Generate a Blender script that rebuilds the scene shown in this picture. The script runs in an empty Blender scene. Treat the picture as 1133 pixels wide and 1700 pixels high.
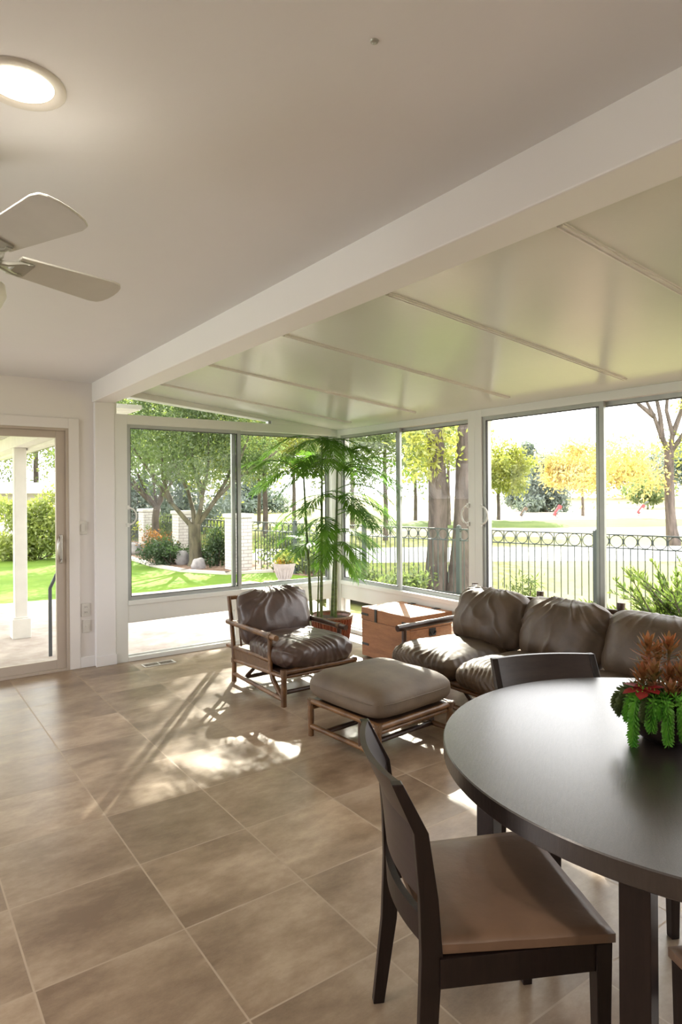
import bpy, bmesh, math, random
import numpy as np
from mathutils import Vector, Matrix, noise
sc = bpy.context.scene
COL = sc.collection
R = math.radians
rnd = random.Random(7)

# ------------------------------------------------------------------ camera
CAM_H = 1.47
def make_camera():
    yaw, roll = 0.6204, -0.0069
    f = Vector((math.sin(yaw), math.cos(yaw), 0))
    r0 = f.cross(Vector((0, 0, 1))).normalized()
    u0 = r0.cross(f)
    c, s = math.cos(roll), math.sin(roll)
    r = c*r0 + s*u0
    u = -s*r0 + c*u0
    cd = bpy.data.cameras.new('camera')
    cd.sensor_fit = 'VERTICAL'
    cd.sensor_height = 36.0
    cd.lens = 1070/1700*36.0
    cd.shift_y = -(850-818.7)/1700
    cd.clip_start = 0.02
    cd.clip_end = 500
    co = bpy.data.objects.new('camera', cd)
    COL.objects.link(co)
    m = Matrix((r, u, -f)).transposed().to_4x4()
    m.translation = (0, 0, CAM_H)
    co.matrix_world = m
    sc.camera = co
    return f, r, u
CF, CR, CU = make_camera()
def at(px, py, dist):
    """world point seen in photo direction (px, py) at the given depth, for things far outdoors"""
    p = CF + CR*((px-566.5)/1070) - CU*((py-818.7)/1070)
    return Vector((0, 0, CAM_H)) + p*dist

# ------------------------------------------------------------------ world, sun, large lights, exposure
sc.view_settings.view_transform = 'Standard'
sc.view_settings.look = 'None'
sc.view_settings.gamma = 1.0
sc.view_settings.exposure = 0.36
try:
    sc.view_settings.use_curve_mapping = False
except Exception:
    pass
w = bpy.data.worlds.new('sky')
sc.world = w
w.use_nodes = True
bg = w.node_tree.nodes['Background']
bg.inputs[0].default_value = (1.0, 0.965, 0.985, 1)
bg.inputs[1].default_value = 5.0
SUN_EL, SUN_AZ = R(31), math.atan2(0.6, 0.8)
def make_sun():
    l = bpy.data.lights.new('sun', 'SUN')
    l.energy = 18.0
    l.angle = R(0.6)
    l.color = (1.0, 0.93, 0.80)
    o = bpy.data.objects.new('sun', l)
    COL.objects.link(o)
    d = Vector((math.sin(SUN_AZ)*math.cos(SUN_EL), math.cos(SUN_AZ)*math.cos(SUN_EL), math.sin(SUN_EL)))
    o.rotation_euler = d.to_track_quat('Z', 'Y').to_euler()
    o.location = (10, 14, 12)
make_sun()
def area(name, loc, target, sx, sy, energy, color):
    l = bpy.data.lights.new(name, 'AREA')
    l.shape = 'RECTANGLE'
    l.size, l.size_y = sx, sy
    l.energy = energy
    l.color = color
    o = bpy.data.objects.new(name, l)
    COL.objects.link(o)
    o.location = loc
    o.rotation_euler = (Vector(loc)-Vector(target)).to_track_quat('Z', 'Y').to_euler()
    return o
# added fill light inside the unseen left opening, brightening ceiling and room
area('fill_left', (-2.9, 3.9, 1.25), (0.2, 2.6, 2.3), 1.7, 1.7, 40, (0.93, 0.96, 1.0))

def portal(loc, target, sx, sy):
    o = area('window_portal', loc, target, sx, sy, 1.0, (1, 1, 1))
    o.data.cycles.is_portal = True
portal((4.16, 1.4, 1.1), (0, 1.4, 1.1), 8.9, 2.2)
portal((2.87, 5.86, 1.2), (2.87, 0, 1.2), 2.5, 2.3)
portal((0.3, 5.90, 1.0), (0.3, 0, 1.0), 2.0, 2.0)
portal((-3.14, 3.9, 1.27), (0, 3.9, 1.27), 1.8, 1.85)
sc.cycles.sample_clamp_indirect = 8.0

# ------------------------------------------------------------------ node helpers
def mat(name):
    m = bpy.data.materials.new(name)
    m.use_nodes = True
    nt = m.node_tree
    b = nt.nodes['Principled BSDF']
    return m, nt, b
def N(nt, t, **kw):
    n = nt.nodes.new(t)
    for k, v in kw.items():
        setattr(n, k, v)
    return n
def L(nt, a, b):
    nt.links.new(a, b)
def ramp(nt, fac, stops):
    r = N(nt, 'ShaderNodeValToRGB')
    el = r.color_ramp.elements
    while len(el) < len(stops):
        el.new(0.5)
    for e, (p, c) in zip(el, stops):
        e.position = p
        e.color = (*c, 1)
    L(nt, fac, r.inputs[0])
    return r.outputs[0]
def math_(nt, op, a, b=None, clamp=False):
    n = N(nt, 'ShaderNodeMath', operation=op)
    n.use_clamp = clamp
    for i, v in enumerate((a, b)):
        if v is None:
            continue
        if isinstance(v, (int, float)):
            n.inputs[i].default_value = v
        else:
            L(nt, v, n.inputs[i])
    return n.outputs[0]
def coords(nt, scale=(1, 1, 1), kind='Object'):
    t = N(nt, 'ShaderNodeTexCoord')
    mp = N(nt, 'ShaderNodeMapping')
    mp.inputs['Scale'].default_value = scale
    L(nt, t.outputs[kind], mp.inputs[0])
    return mp.outputs[0]
def noise_tex(nt, vec, scale, detail=4, rough=0.55, dist=0.0):
    n = N(nt, 'ShaderNodeTexNoise')
    n.inputs['Scale'].default_value = scale
    n.inputs['Detail'].default_value = detail
    n.inputs['Roughness'].default_value = rough
    n.inputs['Distortion'].default_value = dist
    if vec is not None:
        L(nt, vec, n.inputs['Vector'])
    return n.outputs['Fac']
def bump(nt, b, h, strength=0.2, dist=0.01):
    n = N(nt, 'ShaderNodeBump')
    n.inputs['Strength'].default_value = strength
    n.inputs['Distance'].default_value = dist
    L(nt, h, n.inputs['Height'])
    L(nt, n.outputs[0], b.inputs['Normal'])
def simple(name, c1, c2=None, rough=0.5, scale=6, sc3=(1, 1, 1), metal=0.0, bmp=0.0, bscale=None, spec=0.5, detail=4, coat=0.0, lo=0.35, hi=0.65, bdist=0.01):
    m, nt, b = mat(name)
    b.inputs['Roughness'].default_value = rough
    b.inputs['Metallic'].default_value = metal
    b.inputs['Specular IOR Level'].default_value = spec
    b.inputs['Coat Weight'].default_value = coat
    v = coords(nt, sc3)
    f = noise_tex(nt, v, scale, detail)
    c2 = c2 or tuple(x*0.93 for x in c1)
    L(nt, ramp(nt, f, [(lo, c1), (hi, c2)]), b.inputs['Base Color'])
    if bmp:
        h = noise_tex(nt, v, bscale or scale*4, 3)
        bump(nt, b, h, bmp, bdist)
    return m

# ------------------------------------------------------------------ materials
M = {}
M['ceiling'] = simple('ceiling_paint', (0.75, 0.745, 0.755), (0.76, 0.755, 0.765), 0.7, 3, bmp=0.03, bscale=60)
M['wall'] = simple('wall_paint', (0.75, 0.715, 0.69), (0.76, 0.725, 0.70), 0.65, 3, bmp=0.03, bscale=60)
M['beam'] = simple('beam_paint', (0.80, 0.785, 0.785), (0.81, 0.795, 0.795), 0.5, 3)
M['panel'] = simple('reflection_tinted_enamel', (0.66, 0.69, 0.62), (0.67, 0.70, 0.63), 0.2, 4, bmp=0.04, bscale=40, spec=0.5)  # green of the garden reflections is tinted into the base colour
M['frame'] = simple('white_aluminium', (0.72, 0.73, 0.70), (0.73, 0.74, 0.71), 0.35, 8)
M['alu'] = simple('grey_aluminium', (0.36, 0.38, 0.37), (0.40, 0.42, 0.41), 0.35, 8, metal=0.3)
M['gasket'] = simple('dark_gasket', (0.03, 0.03, 0.03), None, 0.6)
M['taupe'] = simple('taupe_door_paint', (0.47, 0.40, 0.33), (0.45, 0.38, 0.315), 0.45, 5)
M['strip'] = simple('satin_strip', (0.78, 0.78, 0.74), None, 0.2, 8)
M['plastic'] = simple('ivory_plastic', (0.68, 0.65, 0.60), None, 0.35)
M['fan'] = simple('fan_white', (0.62, 0.615, 0.575), None, 0.45)
M['fan_metal'] = simple('brushed_fan_metal', (0.42, 0.42, 0.38), None, 0.35, metal=0.6)
M['nickel'] = simple('satin_nickel', (0.55, 0.53, 0.50), None, 0.25, metal=1.0)
M['black'] = simple('black_iron', (0.018, 0.018, 0.02), (0.03, 0.03, 0.03), 0.45, 20)
M['leather'] = simple('brown_leather', (0.085, 0.052, 0.040), (0.055, 0.034, 0.027), 0.36, 7, bmp=0.25, bscale=28, bdist=0.006)
M['leather_sofa'] = simple('taupe_leather', (0.092, 0.059, 0.034), (0.058, 0.037, 0.022), 0.5, 6, bmp=0.25, bscale=26, bdist=0.006)
M['suede'] = simple('olive_brown_suede', (0.140, 0.100, 0.064), (0.095, 0.068, 0.047), 0.62, 5, bmp=0.15, bscale=60, bdist=0.004)
M['rattan'] = simple('rattan_pole', (0.200, 0.100, 0.040), (0.080, 0.037, 0.015), 0.35, 9, bmp=0.2, bscale=30, spec=0.5)
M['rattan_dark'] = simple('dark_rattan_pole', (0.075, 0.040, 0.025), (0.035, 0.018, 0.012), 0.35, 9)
M['cane'] = simple('woven_cane', (0.19, 0.105, 0.05), (0.09, 0.048, 0.024), 0.55, 30, (1, 8, 1), bmp=0.4, bscale=60)
M['seat_leather'] = simple('tan_seat_leather', (0.245, 0.150, 0.098), (0.185, 0.112, 0.072), 0.42, 5, bmp=0.08, bscale=50)
M['tree_stem'] = simple('palm_cane', (0.11, 0.16, 0.03), (0.05, 0.07, 0.02), 0.45, 14, (1, 1, 3))
M['urn'] = simple('grey_urn_clay', (0.30, 0.27, 0.26), (0.25, 0.22, 0.21), 0.8, 8)
M['stone'] = simple('grey_boulder', (0.30, 0.28, 0.27), (0.16, 0.15, 0.15), 0.9, 4, bmp=0.5, bscale=10)
M['white_out'] = simple('white_exterior_paint', (0.80, 0.78, 0.74), None, 0.6)
M['gutter'] = simple('sage_gutter_paint', (0.26, 0.27, 0.17), None, 0.5)
M['fence'] = simple('dark_green_iron', (0.030, 0.042, 0.038), None, 0.45)
M['bark'] = simple('grey_bark', (0.125, 0.098, 0.082), (0.055, 0.043, 0.036), 0.9, 10, (1, 1, 0.25), bmp=0.9, bscale=18, bdist=0.03)
M['bark_olive'] = simple('olive_bark', (0.115, 0.10, 0.06), (0.05, 0.042, 0.026), 0.9, 9, (1, 1, 0.3), bmp=0.6, bscale=18, bdist=0.02)
M['rail'] = simple('grey_handrail', (0.10, 0.11, 0.12), None, 0.4, metal=0.3)
M['pot_soil'] = simple('dark_soil', (0.035, 0.022, 0.014), (0.06, 0.04, 0.02), 0.95, 30, bmp=0.6, bscale=60)
M['bowl'] = simple('bronze_bowl', (0.16, 0.12, 0.115), (0.12, 0.09, 0.085), 0.28, 6, metal=0.85)
M['copper'] = simple('iron_oxide', (0.25, 0.10, 0.05), None, 0.6)
M['concrete_slab'] = simple('pale_stone_slab', (0.58, 0.55, 0.50), (0.50, 0.47, 0.43), 0.8, 6)
M['grille'] = simple('vent_metal', (0.33, 0.27, 0.21), None, 0.4, metal=0.4)
M['bag_brown'] = simple('brown_bag', (0.10, 0.07, 0.05), None, 0.7)
M['bag_red'] = simple('red_bag', (0.42, 0.04, 0.05), None, 0.6)
M['bag_grey'] = simple('grey_bag', (0.12, 0.14, 0.15), None, 0.6)
M['bag_white'] = simple('white_bag', (0.7, 0.7, 0.7), None, 0.6)
M['socket'] = simple('dark_slot', (0.02, 0.02, 0.02), None, 0.6)

def m_floor():
    m, nt, b = mat('floor_tile')
    g = N(nt, 'ShaderNodeNewGeometry')
    S, X0, Y0 = 0.4673, 0.829, 2.086
    mp = N(nt, 'ShaderNodeMapping')
    mp.inputs['Location'].default_value = (-X0/S, -Y0/S, 0)
    mp.inputs['Scale'].default_value = (1/S, 1/S, 0)
    L(nt, g.outputs['Position'], mp.inputs[0])
    fl = N(nt, 'ShaderNodeVectorMath', operation='FLOOR')
    L(nt, mp.outputs[0], fl.inputs[0])
    fr = N(nt, 'ShaderNodeVectorMath', operation='FRACTION')
    L(nt, mp.outputs[0], fr.inputs[0])
    sx = N(nt, 'ShaderNodeSeparateXYZ')
    L(nt, fr.outputs[0], sx.inputs[0])
    def edge(o):
        a = math_(nt, 'SUBTRACT', 1.0, o)
        return math_(nt, 'MINIMUM', o, a)
    e = math_(nt, 'MINIMUM', edge(sx.outputs[0]), edge(sx.outputs[1]))
    grout = math_(nt, 'LESS_THAN', e, 0.0065)
    wn = N(nt, 'ShaderNodeTexWhiteNoise', noise_dimensions='2D')
    L(nt, fl.outputs[0], wn.inputs['Vector'])
    off = N(nt, 'ShaderNodeVectorMath', operation='MULTIPLY_ADD')
    L(nt, wn.outputs['Color'], off.inputs[0])
    off.inputs[1].default_value = (40, 40, 40)
    L(nt, g.outputs['Position'], off.inputs[2])
    st = N(nt, 'ShaderNodeMapping')
    st.inputs['Scale'].default_value = (0.75, 1.35, 1)
    L(nt, off.outputs[0], st.inputs[0])
    n1 = noise_tex(nt, st.outputs[0], 3.0, 3, 0.55, 0.1)
    n2 = noise_tex(nt, st.outputs[0], 14, 8, 0.78)
    mixn = math_(nt, 'ADD', math_(nt, 'MULTIPLY', n1, 0.6), math_(nt, 'MULTIPLY', n2, 0.4))
    col = ramp(nt, mixn, [(0.37, (0.175, 0.114, 0.071)), (0.50, (0.275, 0.193, 0.128)), (0.63, (0.390, 0.296, 0.208))])
    hv = N(nt, 'ShaderNodeHueSaturation')
    v = math_(nt, 'MULTIPLY_ADD', wn.outputs['Value'], 0.24)
    nt.nodes[-1].inputs[2].default_value = 0.90
    L(nt, v, hv.inputs['Value'])
    L(nt, col, hv.inputs['Color'])
    mx = N(nt, 'ShaderNodeMix', data_type='RGBA')
    L(nt, grout, mx.inputs[0])
    L(nt, hv.outputs[0], mx.inputs[6])
    mx.inputs[7].default_value = (0.40, 0.31, 0.225, 1)
    L(nt, mx.outputs[2], b.inputs['Base Color'])
    ro = math_(nt, 'MULTIPLY_ADD', n1, 0.08)
    nt.nodes[-1].inputs[2].default_value = 0.285
    ro2 = math_(nt, 'MAXIMUM', ro, math_(nt, 'MULTIPLY', grout, 0.7))
    L(nt, ro2, b.inputs['Roughness'])
    b.inputs['Specular IOR Level'].default_value = 0.75
    h = math_(nt, 'SUBTRACT', math_(nt, 'MULTIPLY', mixn, 0.12), math_(nt, 'MULTIPLY', grout, 0.6))
    bump(nt, b, h, 0.12, 0.004)
    return m
M['floor'] = m_floor()

def m_glass():
    m, nt, b = mat('window_glass')
    nt.nodes.remove(b)
    out = nt.nodes['Material Output']
    t = N(nt, 'ShaderNodeBsdfTransparent')
    t.inputs[0].default_value = (0.97, 0.985, 0.975, 1)
    g = N(nt, 'ShaderNodeBsdfGlossy')
    g.inputs['Roughness'].default_value = 0.0
    lw = N(nt, 'ShaderNodeLayerWeight')
    lw.inputs[0].default_value = 0.5
    p5 = math_(nt, 'POWER', lw.outputs['Facing'], 4.0)
    fr = math_(nt, 'MULTIPLY_ADD', p5, 0.35)
    nt.nodes[-1].inputs[2].default_value = 0.006
    mx = N(nt, 'ShaderNodeMixShader')
    L(nt, fr, mx.inputs[0])
    L(nt, t.outputs[0], mx.inputs[1])
    L(nt, g.outputs[0], mx.inputs[2])
    L(nt, mx.outputs[0], out.inputs[0])
    return m
M['glass'] = m_glass()

def m_emit(name, col, s):
    m, nt, b = mat(name)
    b.inputs['Base Color'].default_value = (0.9, 0.9, 0.9, 1)
    b.inputs['Emission Color'].default_value = (*col, 1)
    b.inputs['Emission Strength'].default_value = s
    return m
M['lamp'] = m_emit('lamp_lens', (1.0, 0.86, 0.66), 6.0)

def m_wood(name, c1, c2, rough, axis=(1, 12, 12), scale=3.0, bmp=0.15, coat=0.0, spec=0.5):
    m, nt, b = mat(name)
    v = coords(nt, axis)
    n = noise_tex(nt, v, scale, 6, 0.6, 0.4)
    n2 = noise_tex(nt, v, scale*7, 3, 0.6)
    f = math_(nt, 'ADD', math_(nt, 'MULTIPLY', n, 0.7), math_(nt, 'MULTIPLY', n2, 0.3))
    L(nt, ramp(nt, f, [(0.36, c2), (0.64, c1)]), b.inputs['Base Color'])
    b.inputs['Roughness'].default_value = rough
    b.inputs['Coat Weight'].default_value = coat
    b.inputs['Coat Roughness'].default_value = 0.27
    b.inputs['Specular IOR Level'].default_value = spec
    bump(nt, b, f, bmp, 0.004)
    return m
M['espresso'] = m_wood('espresso_wood', (0.020, 0.0105, 0.009), (0.009, 0.005, 0.0045), 0.40, (12, 12, 1), spec=0.35)
M['table_top'] = m_wood('espresso_table_top', (0.022, 0.0135, 0.012), (0.010, 0.006, 0.0055), 0.40, (4, 34, 4), 4.0, 0.35, 0.9, 0.6)
M['chair_panel'] = m_wood('espresso_chair_panel', (0.042, 0.028, 0.027), (0.026, 0.017, 0.018), 0.35, (1, 2, 14), 3.0, 0.1)
M['pine'] = m_wood('reddish_pine', (0.42, 0.185, 0.075), (0.27, 0.105, 0.04), 0.38, (9, 2, 14), 1.6, 0.1)
M['basket'] = m_wood('red_brown_wicker', (0.27, 0.075, 0.03), (0.10, 0.025, 0.012), 0.45, (40, 40, 3), 1.2, 0.5)

def m_leaf(name, c1, c2, trans=0.5, scale=1.2, rough=0.5, tmul=1.6):
    m, nt, b = mat(name)
    nt.nodes.remove(b)
    out = nt.nodes['Material Output']
    g = N(nt, 'ShaderNodeNewGeometry')
    n = noise_tex(nt, g.outputs['Position'], scale, 5, 0.7)
    c = ramp(nt, n, [(0.32, c1), (0.66, c2)])
    d = N(nt, 'ShaderNodeBsdfDiffuse')
    L(nt, c, d.inputs[0])
    tm = N(nt, 'ShaderNodeVectorMath', operation='MULTIPLY')
    L(nt, c, tm.inputs[0])
    tm.inputs[1].default_value = (tmul, tmul, tmul*0.7)
    t = N(nt, 'ShaderNodeBsdfTranslucent')
    L(nt, tm.outputs[0], t.inputs[0])
    mx = N(nt, 'ShaderNodeMixShader')
    mx.inputs[0].default_value = trans
    L(nt, d.outputs[0], mx.inputs[1])
    L(nt, t.outputs[0], mx.inputs[2])
    gl = N(nt, 'ShaderNodeBsdfGlossy')
    gl.inputs['Roughness'].default_value = rough
    mx2 = N(nt, 'ShaderNodeMixShader')
    mx2.inputs[0].default_value = 0.04
    L(nt, mx.outputs[0], mx2.inputs[1])
    L(nt, gl.outputs[0], mx2.inputs[2])
    L(nt, mx2.outputs[0], out.inputs[0])
    return m
M['leaf_mid'] = m_leaf('mid_green_leaf', (0.075, 0.115, 0.045), (0.165, 0.205, 0.085))
M['leaf_garden'] = m_leaf('garden_tree_leaf', (0.055, 0.095, 0.035), (0.125, 0.165, 0.065))
M['leaf_dark'] = m_leaf('dark_green_leaf', (0.022, 0.048, 0.020), (0.055, 0.090, 0.034), 0.35)
M['leaf_bright'] = m_leaf('bright_green_leaf', (0.135, 0.185, 0.045), (0.27, 0.30, 0.085))
M['leaf_yellow'] = m_leaf('yellow_green_leaf', (0.15, 0.19, 0.040), (0.29, 0.29, 0.075))
M['leaf_gold'] = m_leaf('golden_leaf', (0.26, 0.21, 0.08), (0.40, 0.30, 0.115))
M['leaf_blue'] = m_leaf('blue_green_needle', (0.085, 0.115, 0.10), (0.145, 0.18, 0.155), 0.25)
M['leaf_juniper'] = m_leaf('juniper_needle', (0.045, 0.085, 0.020), (0.12, 0.165, 0.035), 0.4, 3)
M['leaf_rust'] = m_leaf('rust_leaf', (0.20, 0.085, 0.03), (0.28, 0.14, 0.04), 0.4)
M['palm_leaf'] = m_leaf('palm_leaflet', (0.042, 0.115, 0.012), (0.11, 0.23, 0.028), 0.5, 3, 0.35, 1.7)
M['succ_green'] = m_leaf('bright_succulent', (0.07, 0.29, 0.035), (0.21, 0.48, 0.075), 0.35, 30, 0.4, 1.2)
M['succ_dull'] = m_leaf('dull_succulent', (0.060, 0.095, 0.040), (0.11, 0.14, 0.055), 0.2, 30, 0.4, 1.2)
M['succ_red'] = m_leaf('rust_succulent', (0.105, 0.115, 0.04), (0.42, 0.13, 0.06), 0.3, 22, 0.4, 1.2)
M['petal_red'] = m_leaf('crimson_petal', (0.20, 0.012, 0.014), (0.30, 0.035, 0.030), 0.2, 20, 0.3, 1.1)
M['petal_orange'] = m_leaf('orange_petal', (0.6, 0.2, 0.02), (0.7, 0.4, 0.03), 0.3)

def m_ground(name, c1, c2, scale, rough=0.9, c3=None, bmp=0.4, s2=60):
    m, nt, b = mat(name)
    g = N(nt, 'ShaderNodeNewGeometry')
    n = noise_tex(nt, g.outputs['Position'], scale, 7, 0.65)
    n2 = noise_tex(nt, g.outputs['Position'], s2, 3, 0.6)
    f = math_(nt, 'ADD', math_(nt, 'MULTIPLY', n, 0.7), math_(nt, 'MULTIPLY', n2, 0.3))
    L(nt, ramp(nt, f, [(0.35, c1), (0.62, c2)]), b.inputs['Base Color'])
    b.inputs['Roughness'].default_value = rough
    b.inputs['Specular IOR Level'].default_value = 0.15
    bump(nt, b, f, bmp, 0.02)
    return m
M['lawn'] = m_ground('lawn_grass', (0.075, 0.150, 0.016), (0.14, 0.22, 0.028), 1.2)
M['golf'] = m_ground('golf_grass', (0.130, 0.150, 0.035), (0.205, 0.205, 0.070), 0.12, s2=6)
M['golf_rough'] = m_ground('golf_mound_grass', (0.060, 0.100, 0.022), (0.11, 0.145, 0.038), 0.5, s2=8)
M['golf_pale'] = m_ground('pale_dry_grass', (0.27, 0.25, 0.14), (0.36, 0.32, 0.21), 0.2, s2=5)
M['sand'] = m_ground('bunker_sand', (0.62, 0.56, 0.45), (0.68, 0.62, 0.50), 0.6)
M['path'] = m_ground('pale_concrete_path', (0.56, 0.54, 0.53), (0.62, 0.60, 0.58), 0.8)
M['patio'] = m_ground('pale_patio_concrete', (0.34, 0.28, 0.25), (0.52, 0.47, 0.43), 1.6, c3=None, bmp=0.2, s2=9)
M['mulch'] = m_ground('bark_mulch', (0.13, 0.075, 0.05), (0.27, 0.19, 0.14), 5, s2=30, bmp=0.8)
M['curb'] = m_ground('curb_concrete', (0.40, 0.36, 0.32), (0.48, 0.44, 0.39), 4)

def m_brick():
    m, nt, b = mat('white_painted_brick')
    br = N(nt, 'ShaderNodeTexBrick')
    t = N(nt, 'ShaderNodeTexCoord')
    sp = N(nt, 'ShaderNodeSeparateXYZ')
    L(nt, t.outputs['Object'], sp.inputs[0])
    cb = N(nt, 'ShaderNodeCombineXYZ')
    L(nt, math_(nt, 'ADD', sp.outputs[0], sp.outputs[1]), cb.inputs[0])
    L(nt, sp.outputs[2], cb.inputs[1])
    L(nt, cb.outputs[0], br.inputs['Vector'])
    br.inputs['Scale'].default_value = 1.0
    br.inputs['Brick Width'].default_value = 0.20
    br.inputs['Row Height'].default_value = 0.072
    br.inputs['Mortar Size'].default_value = 0.008
    br.inputs['Color1'].default_value = (0.60, 0.57, 0.53, 1)
    br.inputs['Color2'].default_value = (0.55, 0.52, 0.49, 1)
    br.inputs['Mortar'].default_value = (0.36, 0.33, 0.31, 1)
    L(nt, br.outputs['Color'], b.inputs['Base Color'])
    b.inputs['Roughness'].default_value = 0.85
    bump(nt, b, math_(nt, 'SUBTRACT', 1.0, br.outputs['Fac']), 0.6, 0.01)
    return m
M['brick'] = m_brick()

# ------------------------------------------------------------------ mesh helpers
class MB:
    """collects shapes and links them as one mesh object"""
    def __init__(s):
        s.v, s.f = [], []
    def add(s, vs, fs):
        o = len(s.v)
        s.v += [tuple(v) for v in vs]
        s.f += [tuple(i+o for i in f) for f in fs]
        return s
    def box(s, lo, hi, rot=None, about=None):
        x0, y0, z0 = lo
        x1, y1, z1 = hi
        vs = [Vector(p) for p in ((x0, y0, z0), (x1, y0, z0), (x1, y1, z0), (x0, y1, z0), (x0, y0, z1), (x1, y0, z1), (x1, y1, z1), (x0, y1, z1))]
        if rot is not None:
            c = Vector(about) if about is not None else (vs[0]+vs[6])/2
            vs = [c + rot @ (v-c) for v in vs]
        return s.add(vs, [(0, 3, 2, 1), (4, 5, 6, 7), (0, 1, 5, 4), (1, 2, 6, 5), (2, 3, 7, 6), (3, 0, 4, 7)])
    def tube(s, pts, rad, seg=10, cap=True):
        pts = [Vector(p) for p in pts]
        if isinstance(rad, (int, float)):
            rad = [rad]*len(pts)
        n = len(pts)
        vs, fs = [], []
        up = None
        for i, p in enumerate(pts):
            a = pts[max(i-1, 0)]
            b = pts[min(i+1, n-1)]
            t = (b-a).normalized()
            if up is None:
                up = t.orthogonal().normalized()
            else:
                up = (up - t*up.dot(t))
                up = up.normalized() if up.length > 1e-6 else t.orthogonal().normalized()
            sd = t.cross(up)
            for k in range(seg):
                an = 2*math.pi*k/seg
                vs.append(p + (up*math.cos(an) + sd*math.sin(an))*rad[i])
        for i in range(n-1):
            for k in range(seg):
                k2 = (k+1) % seg
                fs.append((i*seg+k, i*seg+k2, (i+1)*seg+k2, (i+1)*seg+k))
        if cap:
            fs.append(tuple(range(seg-1, -1, -1)))
            fs.append(tuple((n-1)*seg+k for k in range(seg)))
        return s.add(vs, fs)
    def lathe(s, prof, c=(0, 0, 0), seg=32, caps=True):
        vs, fs = [], []
        n = len(prof)
        for r, z in prof:
            for k in range(seg):
                a = 2*math.pi*k/seg
                vs.append((c[0]+r*math.cos(a), c[1]+r*math.sin(a), c[2]+z))
        for i in range(n-1):
            for k in range(seg):
                k2 = (k+1) % seg
                fs.append((i*seg+k, i*seg+k2, (i+1)*seg+k2, (i+1)*seg+k))
        if caps:
            fs.append(tuple(range(seg-1, -1, -1)))
            fs.append(tuple((n-1)*seg+k for k in range(seg)))
        return s.add(vs, fs)
    def prism(s, poly, z0, z1):
        n = len(poly)
        vs = [(x, y, z0) for x, y in poly] + [(x, y, z1) for x, y in poly]
        fs = [tuple(range(n-1, -1, -1)), tuple(range(n, 2*n))]
        fs += [(i, (i+1) % n, n+(i+1) % n, n+i) for i in range(n)]
        return s.add(vs, fs)
    def torus(s, c, R0, r0, axis='z', seg=24, ring=8, a0=0.0, a1=2*math.pi):
        full = abs(a1-a0-2*math.pi) < 1e-6
        n = seg if full else seg+1
        vs, fs = [], []
        for i in range(n):
            a = a0 + (a1-a0)*i/seg
            for k in range(ring):
                b = 2*math.pi*k/ring
                rr = R0 + r0*math.cos(b)
                x, y, z = rr*math.cos(a), rr*math.sin(a), r0*math.sin(b)
                p = {'z': (x, y, z), 'y': (x, z, y), 'x': (z, x, y)}[axis]
                vs.append((c[0]+p[0], c[1]+p[1], c[2]+p[2]))
        for i in range(seg):
            i2 = (i+1) % n
            for k in range(ring):
                k2 = (k+1) % ring
                fs.append((i*ring+k, i2*ring+k, i2*ring+k2, i*ring+k2))
        return s.add(vs, fs)
    def build(s, name, m, parent=None, smooth=False, bevel=0.0, loc=None, bseg=2):
        me = bpy.data.meshes.new(name)
        me.from_pydata(s.v, [], s.f)
        bm = bmesh.new()
        bm.from_mesh(me)
        bmesh.ops.recalc_face_normals(bm, faces=bm.faces)
        bm.to_mesh(me)
        bm.free()
        return link(name, me, m, parent, smooth, bevel, loc, bseg)
def link(name, me, m, parent=None, smooth=False, bevel=0.0, loc=None, bseg=2):
    me.materials.append(m)
    o = bpy.data.objects.new(name, me)
    COL.objects.link(o)
    if smooth:
        for p in me.polygons:
            p.use_smooth = True
        if smooth == 'auto':
            try:
                me.set_sharp_from_angle(angle=R(40))
            except Exception:
                pass
    if bevel:
        b = o.modifiers.new('edge', 'BEVEL')
        b.width = bevel
        b.segments = bseg
        b.limit_method = 'ANGLE'
    if parent is not None:
        o.parent = parent
    if loc is not None:
        o.location = loc
    return o
def np_mesh(name, V, F):
    """fast mesh from vertex array and quad array"""
    me = bpy.data.meshes.new(name)
    V = np.asarray(V, dtype=np.float32)
    F = np.asarray(F, dtype=np.int32)
    k = F.shape[1]
    me.vertices.add(len(V))
    me.vertices.foreach_set('co', V.ravel())
    me.loops.add(F.size)
    me.loops.foreach_set('vertex_index', F.ravel())
    me.polygons.add(len(F))
    me.polygons.foreach_set('loop_start', np.arange(0, F.size, k, dtype=np.int32))
    me.update(calc_edges=True)
    return me
def tag(o, label=None, cat=None, group=None, kind=None):
    if label:
        o['label'] = label
    if cat:
        o['category'] = cat
    if group:
        o['group'] = group
    if kind:
        o['kind'] = kind
    return o
def thing(name, label, cat, loc=(0, 0, 0), rz=0.0, group=None):
    o = bpy.data.objects.new(name, None)
    o.empty_display_size = 0.1
    COL.objects.link(o)
    o.location = loc
    o.rotation_euler = (0, 0, rz)
    return tag(o, label, cat, group)
def struct(o, label=None, cat=None):
    return tag(o, label, cat, None, 'structure')
def copy_tree(o, parent=None):
    c = o.copy()
    COL.objects.link(c)
    c.parent = parent
    for ch in list(o.children):
        copy_tree(ch, c)
    return c

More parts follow.
